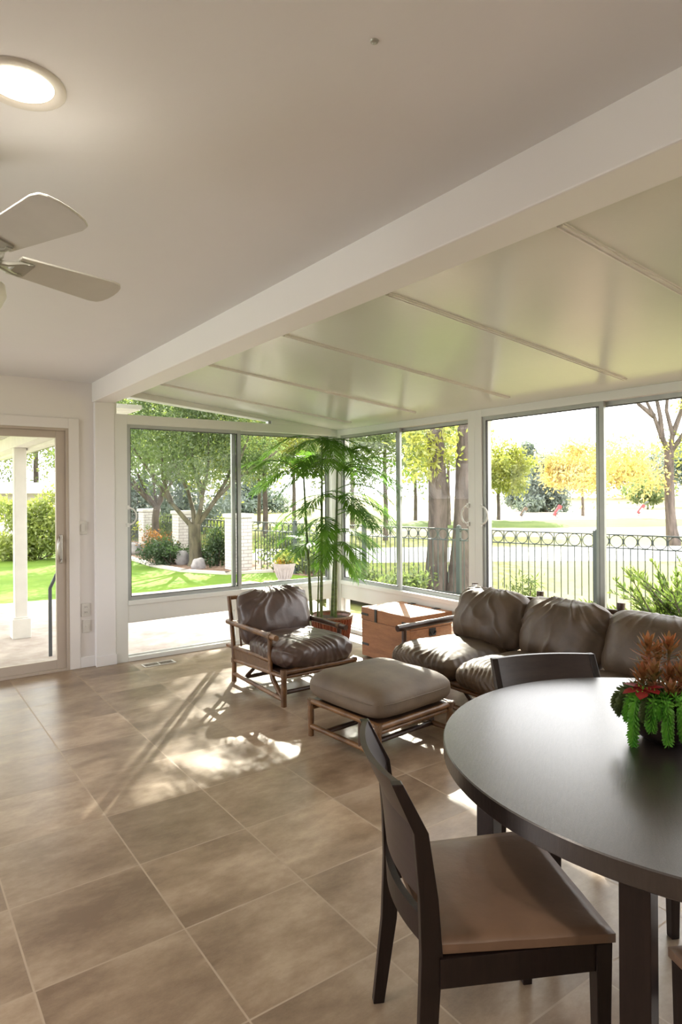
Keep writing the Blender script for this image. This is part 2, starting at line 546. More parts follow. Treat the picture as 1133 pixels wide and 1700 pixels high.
# ------------------------------------------------------------------ room shell
YB, XR, ZC = 5.75, 4.08, 2.43
XB0, XB1 = 1.48, 1.655
XL, YF = -3.0, -3.0
ROOF0, ROOFK = 2.40, (2.40-2.145)/(XR-XB1)
def roofz(x):
    return ROOF0 - (x-XB1)*ROOFK
o = MB().box((XL, YF, -0.12), (XR+0.02, YB+0.10, 0)).build('floor', M['floor'])
struct(o, 'beige mottled square tile floor with pale grout lines', 'floor')
o = MB().box((XL, YF, ZC), (XB0+0.02, YB, ZC+0.15)).build('ceiling', M['ceiling'])
struct(o, 'smooth off-white flat ceiling over the house part of the room', 'ceiling')
mb = MB()
X0, X1 = XB1-0.02, XR+0.25
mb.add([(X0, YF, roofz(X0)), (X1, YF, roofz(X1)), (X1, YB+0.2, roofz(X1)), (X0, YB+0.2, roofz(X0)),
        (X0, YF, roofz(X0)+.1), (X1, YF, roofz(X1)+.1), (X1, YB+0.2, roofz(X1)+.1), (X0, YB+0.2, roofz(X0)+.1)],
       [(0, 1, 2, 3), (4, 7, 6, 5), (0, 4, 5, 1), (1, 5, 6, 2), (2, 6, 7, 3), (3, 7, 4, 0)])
struct(mb.build('ceiling_right', M['panel']), 'glossy sloping sunroom roof panels tinted with the green of garden reflections', 'ceiling')
o = MB().box((XB0, YF, 2.265), (XB1, YB, ZC+0.14)).build('beam', M['beam'], bevel=0.006)
struct(o, 'long white boxed beam between house ceiling and sunroom roof', 'beam')
o = MB().box((XB0+.012, YB-0.055, 0), (XB1, YB, 2.265)).box((XB0+.006, YB-0.066, 0), (XB1+.006, YB-0.055, 0.09)).build('post', M['beam'], bevel=0.003)
struct(o, 'white boxed post under the far end of the beam', 'post')
# seams of the roof panels
k = 1
for ys in (-1.6, -0.62, 0.36, 1.34, 2.25, 3.17, 4.20, 5.15):
    mb = MB()
    xa, xb = 1.875, 3.80
    for dy, wd, h in ((0, 0.035, 0.006), (-0.009, 0.006, 0.012), (0.009, 0.006, 0.012)):
        mb.add([(xa, ys+dy-wd/2, roofz(xa)-h), (xb, ys+dy-wd/2, roofz(xb)-h), (xb, ys+dy+wd/2, roofz(xb)-h), (xa, ys+dy+wd/2, roofz(xa)-h),
                (xa, ys+dy-wd/2, roofz(xa)+.01), (xb, ys+dy-wd/2, roofz(xb)+.01), (xb, ys+dy+wd/2, roofz(xb)+.01), (xa, ys+dy+wd/2, roofz(xa)+.01)],
               [(0, 1, 2, 3), (4, 7, 6, 5), (0, 4, 5, 1), (1, 5, 6, 2), (2, 6, 7, 3), (3, 7, 4, 0)])
    struct(mb.build('trim_%d' % k, M['strip']), None, None)
    k += 1
mb = MB()   # ledger channel beside the beam
xa, xb, h = XB1, 1.87, 0.008
mb.add([(xa, YF, roofz(xa)-h), (xb, YF, roofz(xb)-h), (xb, YB, roofz(xb)-h), (xa, YB, roofz(xa)-h), (xa, YF, roofz(xa)+.02), (xb, YF, roofz(xb)+.02), (xb, YB, roofz(xb)+.02), (xa, YB, roofz(xa)+.02)],
       [(0, 1, 2, 3), (4, 7, 6, 5), (0, 4, 5, 1), (1, 5, 6, 2), (2, 6, 7, 3), (3, 7, 4, 0)])
struct(mb.build('trim_%d' % k, M['frame']))
# back house wall with the door opening (door x from -1.0 to 1.285, top 2.025)
DX0, DX1, DZ = -0.75, 1.285, 2.03
o = (MB().box((XL, YB, 0), (DX0, YB+0.12, ZC)).box((DX0, YB, DZ), (DX1, YB+0.12, ZC)).box((DX1, YB, 0), (XB0+.02, YB+0.12, ZC))).build('wall_back', M['wall'])
struct(o, 'off-white painted house wall around the left glass door', 'wall')
o = MB().box((DX1+0.085, YB-0.014, 0), (XB0+.012, YB, 0.09)).build('baseboard_back', M['beam'], bevel=0.003)
struct(o)
o = (MB().box((DX1, YB-0.018, 0), (DX1+0.085, YB, DZ+0.085)).box((DX0-0.085, YB-0.018, DZ), (DX1, YB, DZ+0.085)).box((DX0-0.085, YB-0.018, 0), (DX0, YB, DZ))).build('trim_20', M['wall'], bevel=0.003)
struct(o, 'white casing around the glass door', 'trim')
# unseen left and rear walls; the left opening is added to admit daylight
o = (MB().box((XL-0.12, YF, 0), (XL, YB, 0.35)).box((XL-0.12, YF, 2.2), (XL, YB, ZC)).box((XL-0.12, YF, .35), (XL, 3.0, 2.2)).box((XL-0.12, 4.8, .35), (XL, YB, 2.2))).build('wall_left', M['wall'])
struct(o)
o = (MB().box((XL, YF-0.12, 0), (XR, YF, 0.35)).box((XL, YF-0.12, 0.35), (XR, YF, ZC))).build('wall_rear', M['wall'])
struct(o)

# ------------------------------------------------------------------ windows
def wall_window(name, origin, ax, width, parts, label, handles=(), grey=1, first_stile=0.1, last_stile=0.13):
    """a two-sash unit with kick panes. origin = low corner, ax = unit vector along the wall; inside is -n"""
    root = thing(name, label, 'window', origin, math.atan2(ax[1], ax[0]))
    struct(root)
    # local frame: x along wall, y = outward (+) / room (-)
    return root
def rect_frame(mb, x0, x1, z0, z1, w, y0, y1, wb=None, wt=None):
    wb = wb or w
    wt = wt or w
    mb.box((x0, y0, z0), (x0+w, y1, z1)).box((x1-w, y0, z0), (x1, y1, z1)).box((x0+w, y0, z0), (x1-w, y1, z0+wb)).box((x0+w, y0, z1-wt), (x1-w, y1, z1))
    return mb
def sash(root, x0, x1, z0, z1, y, w, name='sash'):
    s = rect_frame(MB(), x0, x1, z0, z1, w, y-0.014, y+0.014).build(name, M['alu'], root, bevel=0.002)
    g = rect_frame(MB(), x0+w, x1-w, z0+w, z1-w, 0.006, y-0.009, y+0.009).build('gasket', M['gasket'], s)
    p = MB().box((x0+w, y-0.003, z0+w), (x1-w, y+0.003, z1-w)).build('pane', M['glass'], s)
    return s
def pull(root, x, y, z, sgn):
    mb = MB().torus((x, y, z), 0.075, 0.0075, 'y', 20, 8, -math.pi/2*sgn if sgn > 0 else math.pi/2, math.pi/2 if sgn > 0 else 3*math.pi/2)
    mb.box((x-0.012, y-0.004, z-0.095), (x+0.012, y+0.012, z-0.06)).box((x-0.012, y-0.004, z+0.06), (x+0.012, y+0.012, z+0.095))
    return mb.build('handle', M['frame'], root, smooth='auto')
def unit(name, loc, rz, W, jl, jr, mull, label, ztop=2.09, zs=0.50, zt=2.22, pulls=()):
    """x from 0..W local; jl, jr jamb widths; mull = (x0, x1) of the meeting stiles"""
    root = thing(name, label, 'window', loc, rz)
    struct(root)
    fr = MB()
    fr.box((0, -0.05, 0), (jl, 0.07, zt)).box((W-jr, -0.05, 0), (W, 0.07, zt))
    fr.box((jl, -0.05, ztop), (W-jr, 0.07, zt))                       # header
    fr.box((jl, -0.06, zs-0.005), (W-jr, 0.07, zs+0.035)).box((jl, -0.045, 0.345), (W-jr, 0.07, zs-0.005))   # sill
    fr.box((jl, -0.05, 0), (W-jr, 0.07, 0.04))                        # threshold
    fr.build('frame', M['frame'], root, bevel=0.003)
    m0, m1 = mull
    mk = MB().box((m0+0.01, -0.03, 0.04), (m1-0.01, 0.05, 0.345)).build('kick_mullion', M['frame'], root)
    for a, b in ((jl, m0+0.01), (m1-0.01, W-jr)):
        MB().box((a, 0.0, 0.04), (b, 0.006, 0.345)).build('kick_pane', M['glass'], root)
        rect_frame(MB(), a, b, 0.04, 0.345, 0.012, -0.006, 0.012).build('kick_bead', M['frame'], root)
    s1 = sash(root, jl-0.005, m1, zs+0.03, ztop+0.005, -0.022, 0.036)
    s2 = sash(root, m0, W-jr+0.005, zs+0.03, ztop+0.005, 0.022, 0.036)
    for x, sg in pulls:
        pull(root, x, -0.06, 1.28, sg)
    return root, s1, s2
# back unit: x 1.655 .. 4.08
rt, s1, s2 = unit('window_1', (XB1, YB, 0), 0, XR-XB1, 0.11, 0.13, (2.80-XB1, 2.878-XB1), 'white framed two-pane sliding window at the left end of the sunroom', zt=2.175, pulls=((0.11, 1),))
# gable transom above it
fr = MB()
W = XR-XB1
tx0, tx1 = 0.02, 3.22-XB1
def rz_(x, d=0):
    return roofz(XB1+x)+d
fr.add([(tx1, -0.05, 2.175), (W, -0.05, 2.175), (W, -0.05, rz_(W)), (tx1, -0.05, rz_(tx1)), (tx1, 0.07, 2.175), (W, 0.07, 2.175), (W, 0.07, rz_(W)), (tx1, 0.07, rz_(tx1))],
       [(0, 1, 2, 3), (7, 6, 5, 4), (0, 4, 5, 1), (1, 5, 6, 2), (2, 6, 7, 3), (3, 7, 4, 0)])
fr.add([(0, -0.05, rz_(0, -.055)), (tx1, -0.05, rz_(tx1, -.03)), (tx1, -0.05, rz_(tx1)), (0, -0.05, rz_(0)), (0, 0.07, rz_(0, -.055)), (tx1, 0.07, rz_(tx1, -.03)), (tx1, 0.07, rz_(tx1)), (0, 0.07, rz_(0))],
       [(0, 1, 2, 3), (7, 6, 5, 4), (0, 4, 5, 1), (1, 5, 6, 2), (2, 6, 7, 3), (3, 7, 4, 0)])
fr.box((0, -0.05, 2.17), (0.02, 0.07, rz_(0)))
fr.build('transom_frame', M['frame'], rt)
MB().box((tx0, 0.0, 2.175), (tx1, 0.006, 2.36)).build('transom_pane', M['glass'], rt)
MB().box((tx1-0.03, -0.03, 2.178), (tx1, 0.02, rz_(tx1, -.03))).build('transom_end_block', M['alu'], rt)
# right wall units, local x runs towards -Y (rz = -90 deg), room side is local -y -> world -x
unit('window_2', (XR, YB, 0), -math.pi/2, YB-3.72, 0.10, 0.075, (YB-4.80, YB-4.69), 'white framed two-pane sliding window beside the corner palm', pulls=((YB-3.72-0.07, -1),))
unit('window_3', (XR, 3.72, 0), -math.pi/2, 2.26, 0.075, 0.075, (3.72-2.64, 3.72-2.55), 'white framed two-pane sliding window behind the sofa', pulls=((0.07, 1),))
unit('window_4', (XR, 1.46, 0), -math.pi/2, 2.26, 0.075, 0.075, (1.08, 1.17), 'white framed sliding window beyond the dining table')
unit('window_5', (XR, -0.80, 0), -math.pi/2, 2.2, 0.075, 0.075, (1.05, 1.14), 'white framed sliding window behind the photographer')
# left glass door
rt = thing('door_1', 'taupe framed sliding glass door to the patio with nickel handle', 'door', (0, YB, 0))
struct(rt)
rect_frame(MB(), DX0, DX1, 0.0, DZ, 0.022, -0.02, 0.11).build('frame', M['taupe'], rt, bevel=0.002)
for a, b, y in ((0.26, DX1-0.022, 0.02), (DX0+.022, 0.34, 0.065)):
    s = rect_frame(MB(), a, b, 0.022, DZ-0.022, 0.075, y-0.02, y+0.02, 0.075, 0.06).build('sash', M['taupe'], rt, bevel=0.003)
    MB().box((a+0.075, y-0.003, 0.09), (b-0.075, y+0.003, DZ-0.08)).build('pane', M['glass'], s)
hx = 1.222
h = MB().box((hx-0.014, -0.008, 0.90), (hx+0.014, 0.002, 1.14)).build('handle_plate', M['nickel'], rt, bevel=0.004)
MB().tube([(hx-0.006, -0.005, 1.115), (hx-0.018, -0.045, 1.11), (hx-0.03, -0.05, 1.06), (hx-0.03, -0.05, 0.98), (hx-0.018, -0.045, 0.925), (hx-0.006, -0.005, 0.92)], 0.008, 8).build('handle_pull', M['nickel'], h, smooth=True)
MB().lathe([(0.011, 0), (0.011, 0.02), (0.006, 0.026)], (0, 0, 0), 14).build('lock', M['nickel'], h, loc=(hx, -0.012, 0.91))

# ------------------------------------------------------------------ ceiling fixtures
def downlight(loc, label):
    t = thing('recessed_light', label, 'ceiling light', loc)
    MB().lathe([(0.098, 0.0), (0.098, -0.006), (0.092, -0.009), (0.074, -0.006), (0.068, 0.004), (0.068, 0.0), (0.098, 0.0)], (0, 0, 0), 40, caps=False).build('trim_ring', M['plastic'], t, smooth=True)
    MB().lathe([(0.001, -0.004), (0.05, -0.0045), (0.071, -0.002)], (0, 0, 0), 40, caps=False).build('lens', M['lamp'], t, smooth=True)
    return t
def spot(loc, e):
    l = bpy.data.lights.new('recessed_lamp', 'SPOT')
    l.energy = e
    l.color = (1.0, 0.90, 0.78)
    l.spot_size = R(150)
    l.spot_blend = 0.8
    l.shadow_soft_size = 0.07
    o = bpy.data.objects.new('recessed_lamp', l)
    COL.objects.link(o)
    o.location = loc
    return o
downlight((0.272, 1.655, ZC), 'glowing round recessed ceiling light with pale trim ring')
spot((0.272, 1.655, ZC-0.03), 40)
# recessed lights added out of view to bounce light onto the ceiling
for lx, ly in ((-1.6, 1.655), (0.272, -0.7), (-1.6, -0.7)):
    mb = MB().lathe([(0.098, 0.0), (0.098, -0.006), (0.074, -0.006), (0.070, -0.002), (0.001, -0.003)], (lx, ly, ZC), 32, caps=False)
    struct(mb.build('trim_%d' % (30+len([o_ for o_ in bpy.data.objects if o_.name.startswith('trim_3')])), M['lamp'], smooth='auto'))
    spot((lx, ly, ZC-0.03), 55)

def fan():
    t = thing('ceiling_fan', 'white ceiling fan with broad rounded blades', 'ceiling fan', (0.205, 2.06, 2.15))
    MB().lathe([(0.001, -0.055), (0.045, -0.05), (0.062, -0.03), (0.062, -0.015), (0.085, 0.0), (0.092, 0.03), (0.088, 0.075), (0.06, 0.10), (0.02, 0.11)], seg=36).build('motor_housing', M['fan_metal'], t, smooth='auto')
    MB().tube([(0, 0, 0.10), (0, 0, 0.245)], 0.013, 12).build('downrod', M['fan_metal'], t, smooth='auto')
    MB().lathe([(0.02, 0.20), (0.06, 0.235), (0.068, 0.28)], seg=28).build('canopy', M['fan_metal'], t, smooth='auto')
    MB().lathe([(0.03, -0.05), (0.05, -0.06), (0.088, -0.085), (0.092, -0.115), (0.075, -0.150), (0.04, -0.170), (0.001, -0.176)], seg=36, caps=False).build('light_shade', M['plastic'], t, smooth=True)
    for k, a in enumerate((21, -70, 111, 201)):
        n = 14
        vs = []
        tops, bots = [], []
        outline = []
        L0, L1 = 0.125, 0.475
        for i in range(9):
            s = i/8
            x = L0 + (L1-0.05-L0)*s
            outline.append((x, -(0.050+0.022*s)))
        for i in range(1, 8):
            b = -math.pi/2 + math.pi*i/8
            outline.append((L1-0.05+0.05*math.cos(b)**0.6, 0.072*math.sin(b)))
        for i in range(8, -1, -1):
            s = i/8
            x = L0 + (L1-0.05-L0)*s
            outline.append((x, 0.050+0.022*s))
        mb = MB().prism(outline, -0.0035, 0.0035)
        bl = mb.build('blade', M['fan'], t, bevel=0.0015)
        bl.rotation_euler = (R(-14), 0, R(a))
        br = MB()
        for sgn in (1, -1):
            br.tube([(0.06, 0.0, -0.008), (0.10, 0.012*sgn, -0.012), (0.135, 0.030*sgn, -0.008), (0.165, 0.032*sgn, -0.006)], [0.009, 0.008, 0.007, 0.006], 8)
            br.lathe([(0.008, -0.012), (0.008, -0.004)], (0.155, 0.030*sgn, 0), 10)
        br.box((0.125, -0.034, -0.009), (0.172, 0.034, -0.004))
        br.build('blade_arm', M['fan_metal'], bl, smooth='auto')
fan()
t = MB().lathe([(0.0095, 0.0), (0.008, -0.003), (0.003, -0.004)], seg=18).build('ceiling_sensor', M['fan_metal'], loc=(0.859, 1.069, ZC))
tag(t, 'tiny round grey cap on the bare ceiling near the top', 'sensor')

# wall plates
t = thing('light_switch', 'white switch plate on the narrow wall beside the door', 'light switch', (1.398, YB-0.004, 1.19))
MB().box((-0.036, -0.004, -0.058), (0.036, 0.004, 0.058)).build('plate', M['plastic'], t, bevel=0.003)
MB().box((-0.016, -0.010, -0.033), (0.016, -0.004, 0.033)).build('rocker', M['plastic'], t, bevel=0.002)
t = thing('wall_outlet', 'white twin socket outlet low on the wall beside the door', 'outlet', (1.418, YB-0.004, 0.49))
MB().box((-0.036, -0.004, -0.055), (0.036, 0.004, 0.055)).build('plate', M['plastic'], t, bevel=0.003)
for z in (-0.022, 0.022):
    f = MB().box((-0.017, -0.008, z-0.015), (0.017, -0.004, z+0.015)).build('socket', M['plastic'], t, bevel=0.003)
    MB().box((-0.008, -0.0085, z-0.004), (-0.005, -0.007, z+0.008)).box((0.005, -0.0085, z-0.004), (0.008, -0.007, z+0.008)).build('slot', M['socket'], f)
t = thing('wall_plate', 'white cover plate just below the twin socket outlet', 'wall plate', (1.424, YB-0.004, 0.35))
MB().box((-0.032, -0.004, -0.055), (0.032, 0.004, 0.055)).build('plate', M['plastic'], t, bevel=0.003)
MB().lathe([(0.010, 0), (0.010, 0.008)], seg=14).build('jack', M['plastic'], t, loc=(0, -0.008, 0)).rotation_euler = (R(90), 0, 0)
t = thing('floor_vent', 'brown metal floor register in the tiles before the window', 'floor vent', (1.955, 5.475, 0.001))
MB().box((-0.14, -0.055, 0), (0.14, -0.042, 0.005)).box((-0.14, 0.042, 0), (0.14, 0.055, 0.005)).box((-0.14, -0.042, 0), (-0.125, 0.042, 0.005)).box((0.125, -0.042, 0), (0.14, 0.042, 0.005)).box((-0.006, -0.042, 0), (0.006, 0.042, 0.005)).build('frame', M['plastic'], t, bevel=0.001)
MB().box((-0.125, -0.042, 0.0), (0.125, 0.042, 0.001)).build('duct', M['socket'], t)
mb = MB()
for i in range(18):
    x = -0.118 + i*0.0138
    mb.box((x-0.0022, -0.042, 0.001), (x+0.0022, 0.042, 0.0045))
mb.build('grille', M['grille'], t)

# ------------------------------------------------------------------ soft goods
def cushion(name, m, parent, size, loc, rot=(0, 0, 0), p=5.0, crown=0.25, wr=0.006, seed=0, folds=None, n=34, sag=0.0, edge=0.42, epow=6):
    """a stuffed leather cushion: rounded slab with a crowned face and gathered folds"""
    bm = bmesh.new()
    bmesh.ops.create_cube(bm, size=2.0)
    bmesh.ops.subdivide_edges(bm, edges=bm.edges[:], cuts=n, use_grid_fill=True)
    hx, hy, hz = (s/2 for s in size)
    for v in bm.verts:
        c = v.co
        # spread the grid, then round with a super-ellipsoid
        l = (abs(c.x)**p + abs(c.y)**p + abs(c.z)**2.6)**(1/p) if True else 1
        q = Vector((c.x, c.y, c.z))
        m_ = max(abs(c.x), abs(c.y))
        lat = (abs(c.x)**p + abs(c.y)**p)**(1/p)
        if lat > 1e-6:
            k = m_/lat
            q.x *= k
            q.y *= k
        r = m_
        # side profile: bulged edge
        prof = (1-(abs(q.z))**3.0*0.10)
        q.x *= prof
        q.y *= prof
        th = (1-r**epow*edge)
        q.z *= th
        dome = crown*(1-q.x*q.x)*(1-q.y*q.y)
        q.z += dome*(1 if q.z > 0 else -0.4)*abs(q.z)
        v.co = Vector((q.x*hx, q.y*hy, q.z*hz))
    bm.normal_update()
    off = Vector((seed*7.3, seed*3.1, seed*1.7))
    moves = []
    for v in bm.verts:
        c = v.co
        u, w_ = c.x/hx, c.y/hy
        zz = c.z/hz
        d = 0.0
        a = noise.noise(Vector((c.x*5, c.y*5, c.z*5))+off)
        d += a*wr*1.2
        if folds:
            for (kind, amp, fr) in folds:
                if kind == 'front':      # gathers running down the front edge
                    edge = max(0.0, min(1.0, (-w_-0.35)/0.6))
                    ph = c.x*fr + 5.0*noise.noise(Vector((c.x*5, zz*0.9+w_, 3))+off) + zz*2.6
                    edge *= 0.35+0.65*max(0.0, min(1.0, 0.5+1.4*noise.noise(Vector((c.x*6, zz*1.5, 11))+off)))
                    d += amp*edge*(1-abs(math.sin(ph)))*1.2
                elif kind == 'side':
                    edge = max(0.0, min(1.0, (abs(u)-0.55)/0.4))
                    ph = c.y*fr + 2.0*noise.noise(Vector((c.y*4, zz*1.2, 5))+off)
                    d += amp*edge*(1-abs(math.sin(ph)))
                elif kind == 'fan':      # folds radiating from the top edge centre of a back cushion (local +y is up)
                    dx, dy = u*1.0, w_-1.35
                    an = math.atan2(dx, -dy)
                    rr = math.hypot(dx, dy)
                    nn = noise.noise(Vector((an*2.2, rr*1.3, 1))+off)
                    amp2 = max(0.0, noise.noise(Vector((an*3, rr*1.1, 9))+off)*0.8+0.45)
                    s_ = (1-abs(math.sin(an*fr+3.2*nn)))**1.6
                    d += amp*amp2*s_*(1.0 if zz > 0 else 0.3)
                elif kind == 'rand':
                    nn = noise.noise(Vector((c.x*fr*0.5+c.y*fr*0.25, c.y*fr*0.35-c.x*fr*.2, zz))+off)
                    d += amp*(1-abs(nn)*2.2)
        if sag:
            v_s = -sag*(1-u*u)*(1-w_*w_)*(1 if zz > 0 else 0)
            d += v_s
        moves.append(v.normal*d)
    for v, mv in zip(bm.verts, moves):
        v.co += mv
    me = bpy.data.meshes.new(name)
    bm.to_mesh(me)
    bm.free()
    ob = link(name, me, m, parent, smooth=True)
    ob.location = loc
    ob.rotation_euler = rot
    return ob
def pole(mb, a, b, r=0.017, seg=10, nodes=True):
    """a rattan pole with slight swellings at its joints"""
    a, b = Vector(a), Vector(b)
    ln = (b-a).length
    n = max(2, int(ln/0.05))
    pts, rs = [], []
    for i in range(n+1):
        pts.append(a.lerp(b, i/n))
        rs.append(r*(1.0 + (0.10 if nodes and i % 4 == 2 else 0)))
    mb.tube(pts, rs, seg)
    return mb
def wrap(mb, c, d, r=0.021, n=4):
    """leather/cane binding at a joint"""
    c, d = Vector(c), Vector(d).normalized()
    for i in range(n):
        p = c + d*(i-(n-1)/2)*0.009
        mb.tube([p-d*0.0045, p+d*0.0045], r, 10)
    return mb

def armchair():
    t = thing('armchair', 'low brown leather lounge chair with a rattan pole frame', 'armchair', (2.555, 4.25, 0))
    xl, xr, yf, yr = -0.30, 0.305, -0.40, 0.37
    for x, y0, nm in ((xl, yf, 0), (xr, yf, 0), (xl, yr, 1), (xr, yr, 1)):
        mb = MB()
        if nm:
            mb.tube([(x, y0, 0.0), (x, y0-0.005, 0.16), (x, y0+0.01, 0.30), (x, y0+0.045, 0.48), (x, y0+0.085, 0.655)], [0.020, 0.018, 0.018, 0.017, 0.016], 10)
            mb.build('rear_post', M['rattan'], t, smooth='auto')
        else:
            pole(mb, (x, y0, 0), (x, y0, 0.255), 0.020)
            mb.build('leg', M['rattan'], t, smooth='auto')
    for x in (xl, xr):
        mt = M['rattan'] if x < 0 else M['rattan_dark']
        mb = MB()
        pole(mb, (x, yf+0.10, 0.452), (x, yr+0.11, 0.452), 0.021)
        mb.build('armrest', mt, t, smooth='auto')
        mb = MB()
        mb.tube([(x, yf+0.19, 0.44), (x, yf+0.19, 0.33), (x, yf+0.185, 0.22), (x, yf+0.15, 0.155), (x, yf+0.08, 0.10), (x, yf+0.01, 0.06)], 0.018, 10)
        mb.build('arm_post', mt, t, smooth='auto')
        mb = MB()
        pole(mb, (x-0.012*(1 if x > 0 else -1), yf+0.21, 0.275), (x, yr+0.11, 0.262), 0.016)
        mb.build('side_rail', mt, t, smooth='auto')
        mb = MB()
        pole(mb, (x, yf, 0.205), (x, yr, 0.165), 0.014)
        mb.build('lower_rail', mt, t, smooth='auto')
        mb = MB()
        pole(mb, (x, yf, 0.045), (x, yr, 0.06), 0.016)
        mb.build('floor_rail', mt, t, smooth='auto')
        MB().box((x-0.006, yf+0.19, 0.18), (x+0.006, yr-0.01, 0.262)).build('cane_side', M['cane'], t)
    mb = MB()
    pole(mb, (xl, yf, 0.235), (xr+0.02, yf, 0.235), 0.018)
    mb.build('front_rail', M['rattan'], t, smooth='auto')
    mb = MB()
    pole(mb, (xl, yf+0.012, 0.198), (xr, yf+0.012, 0.198), 0.013)
    mb.build('front_lower_rail', M['rattan'], t, smooth='auto')
    mb = MB()
    pole(mb, (xl, yf+0.10, 0.06), (xr, yf+0.10, 0.06), 0.015)
    mb.build('cross_rail', M['rattan_dark'], t, smooth='auto')
    mb = MB()
    pole(mb, (xl, yr-0.15, 0.06), (xr, yr-0.15, 0.06), 0.015)
    mb.build('cross_rail', M['rattan_dark'], t, smooth='auto')
    mb = MB()
    mb.tube([(xl+0.03, yr-0.15, 0.065), (xl+0.09, yr-0.15, 0.11), (xl+0.15, yr-0.15, 0.19)], 0.014, 8)
    mb.build('brace', M['rattan_dark'], t, smooth='auto')
    mb = MB()
    pole(mb, (xl, yr+0.085, 0.64), (xr, yr+0.085, 0.64), 0.016)
    pole(mb, (xl, yr+0.04, 0.45), (xr, yr+0.04, 0.45), 0.014)
    for i in range(7):
        x = xl+0.07+i*0.075
        pole(mb, (x, yr+0.01, 0.26), (x, yr+0.085, 0.64), 0.008, 6)
    mb.build('back_frame', M['rattan'], t, smooth='auto')
    mb = MB()
    mb.box((xl+.005, yf+.01, 0.208), (xr-.005, yr-.02, 0.220))
    mb.build('seat_deck', M['rattan_dark'], t, smooth='auto')
    for c_, d_, r_ in (((xl, yf, 0.235), (0, 0, 1), 0.0245), ((xl, yr, 0.165), (0, 0, 1), 0.0225), ((xl, yf+0.19, 0.452), (0, 1, 0), 0.0255), ((xr, yf+0.19, 0.452), (0, 1, 0), 0.0255)):
        wrap(MB(), c_, d_, r_).build('binding', M['cane'], t, smooth='auto')
    cushion('seat_cushion', M['leather'], t, (0.60, 0.68, 0.185), (0.005, -0.115, 0.318), (R(-2), 0, 0), crown=0.30, edge=0.28, epow=9, seed=1,
            folds=(('front', 0.0085, 62), ('side', 0.006, 50), ('rand', 0.004, 16)), n=64)
    cushion('back_cushion', M['leather'], t, (0.62, 0.44, 0.20), (0.005, 0.262, 0.50), (R(72), 0, 0), crown=0.42, seed=2,
            folds=(('fan', 0.016, 13), ('rand', 0.004, 14)), n=60)
armchair()

def ottoman():
    t = thing('ottoman', 'square olive-brown suede footstool with a rattan pole base', 'ottoman', (2.44, 3.03, 0), R(5))
    h = 0.295
    for sx in (-1, 1):
        for sy in (-1, 1):
            pole(MB(), (sx*h, sy*h, 0), (sx*h, sy*h, 0.225), 0.0185).build('leg', M['rattan'], t, smooth='auto')
        pole(MB(), (sx*h, -h-0.01, 0.212), (sx*h, h+0.01, 0.212), 0.017).build('side_rail', M['rattan'], t, smooth='auto')
        pole(MB(), (sx*h, -h, 0.06), (sx*h, h, 0.06), 0.016).build('floor_rail', M['rattan'], t, smooth='auto')
        pole(MB(), (sx*h, -h+0.14, 0.05), (sx*h, -h+0.14, 0.20), 0.015).build('upright', M['rattan_dark'], t, smooth='auto')
    for sy in (-1, 1):
        pole(MB(), (-h-0.01, sy*h, 0.205), (h+0.035, sy*h, 0.205), 0.017).build('front_rail', M['rattan'], t, smooth='auto')
        pole(MB(), (-h, sy*(h-0.01), 0.172), (h, sy*(h-0.01), 0.172), 0.013).build('front_lower_rail', M['rattan'], t, smooth='auto')
        pole(MB(), (-h, sy*(h-0.14), 0.06), (h, sy*(h-0.14), 0.06), 0.015).build('cross_rail', M['rattan_dark'], t, smooth='auto')
    mb = MB()
    mb.box((-h+.005, -h+.005, 0.208), (h-.005, h-.005, 0.222))
    mb.build('deck', M['rattan_dark'], t, smooth='auto')
    for sx in (-1, 1):
        for sy in (-1, 1):
            wrap(MB(), (sx*h, sy*h, 0.205), (0, 0, 1), 0.0235).build('binding', M['cane'], t, smooth='auto')
    c = cushion('cushion', M['suede'], t, (0.65, 0.65, 0.165), (0, 0, 0.308), p=8.0, crown=0.30, edge=0.22, epow=12, wr=0.003, seed=5, folds=(('rand', 0.0025, 8),))
    mb = MB()
    P_ = 0.322
    pts = []
    for i in range(65):
        a = 2*math.pi*i/64
        ca, sa = math.cos(a), math.sin(a)
        k = (abs(ca)**7+abs(sa)**7)**(-1/7)
        pts.append((ca*k*P_*1.015, sa*k*P_*1.015, 0.016))
    mb.tube(pts, 0.0035, 6, cap=False)
    mb.build('piping', M['suede'], c, smooth=True)
ottoman()

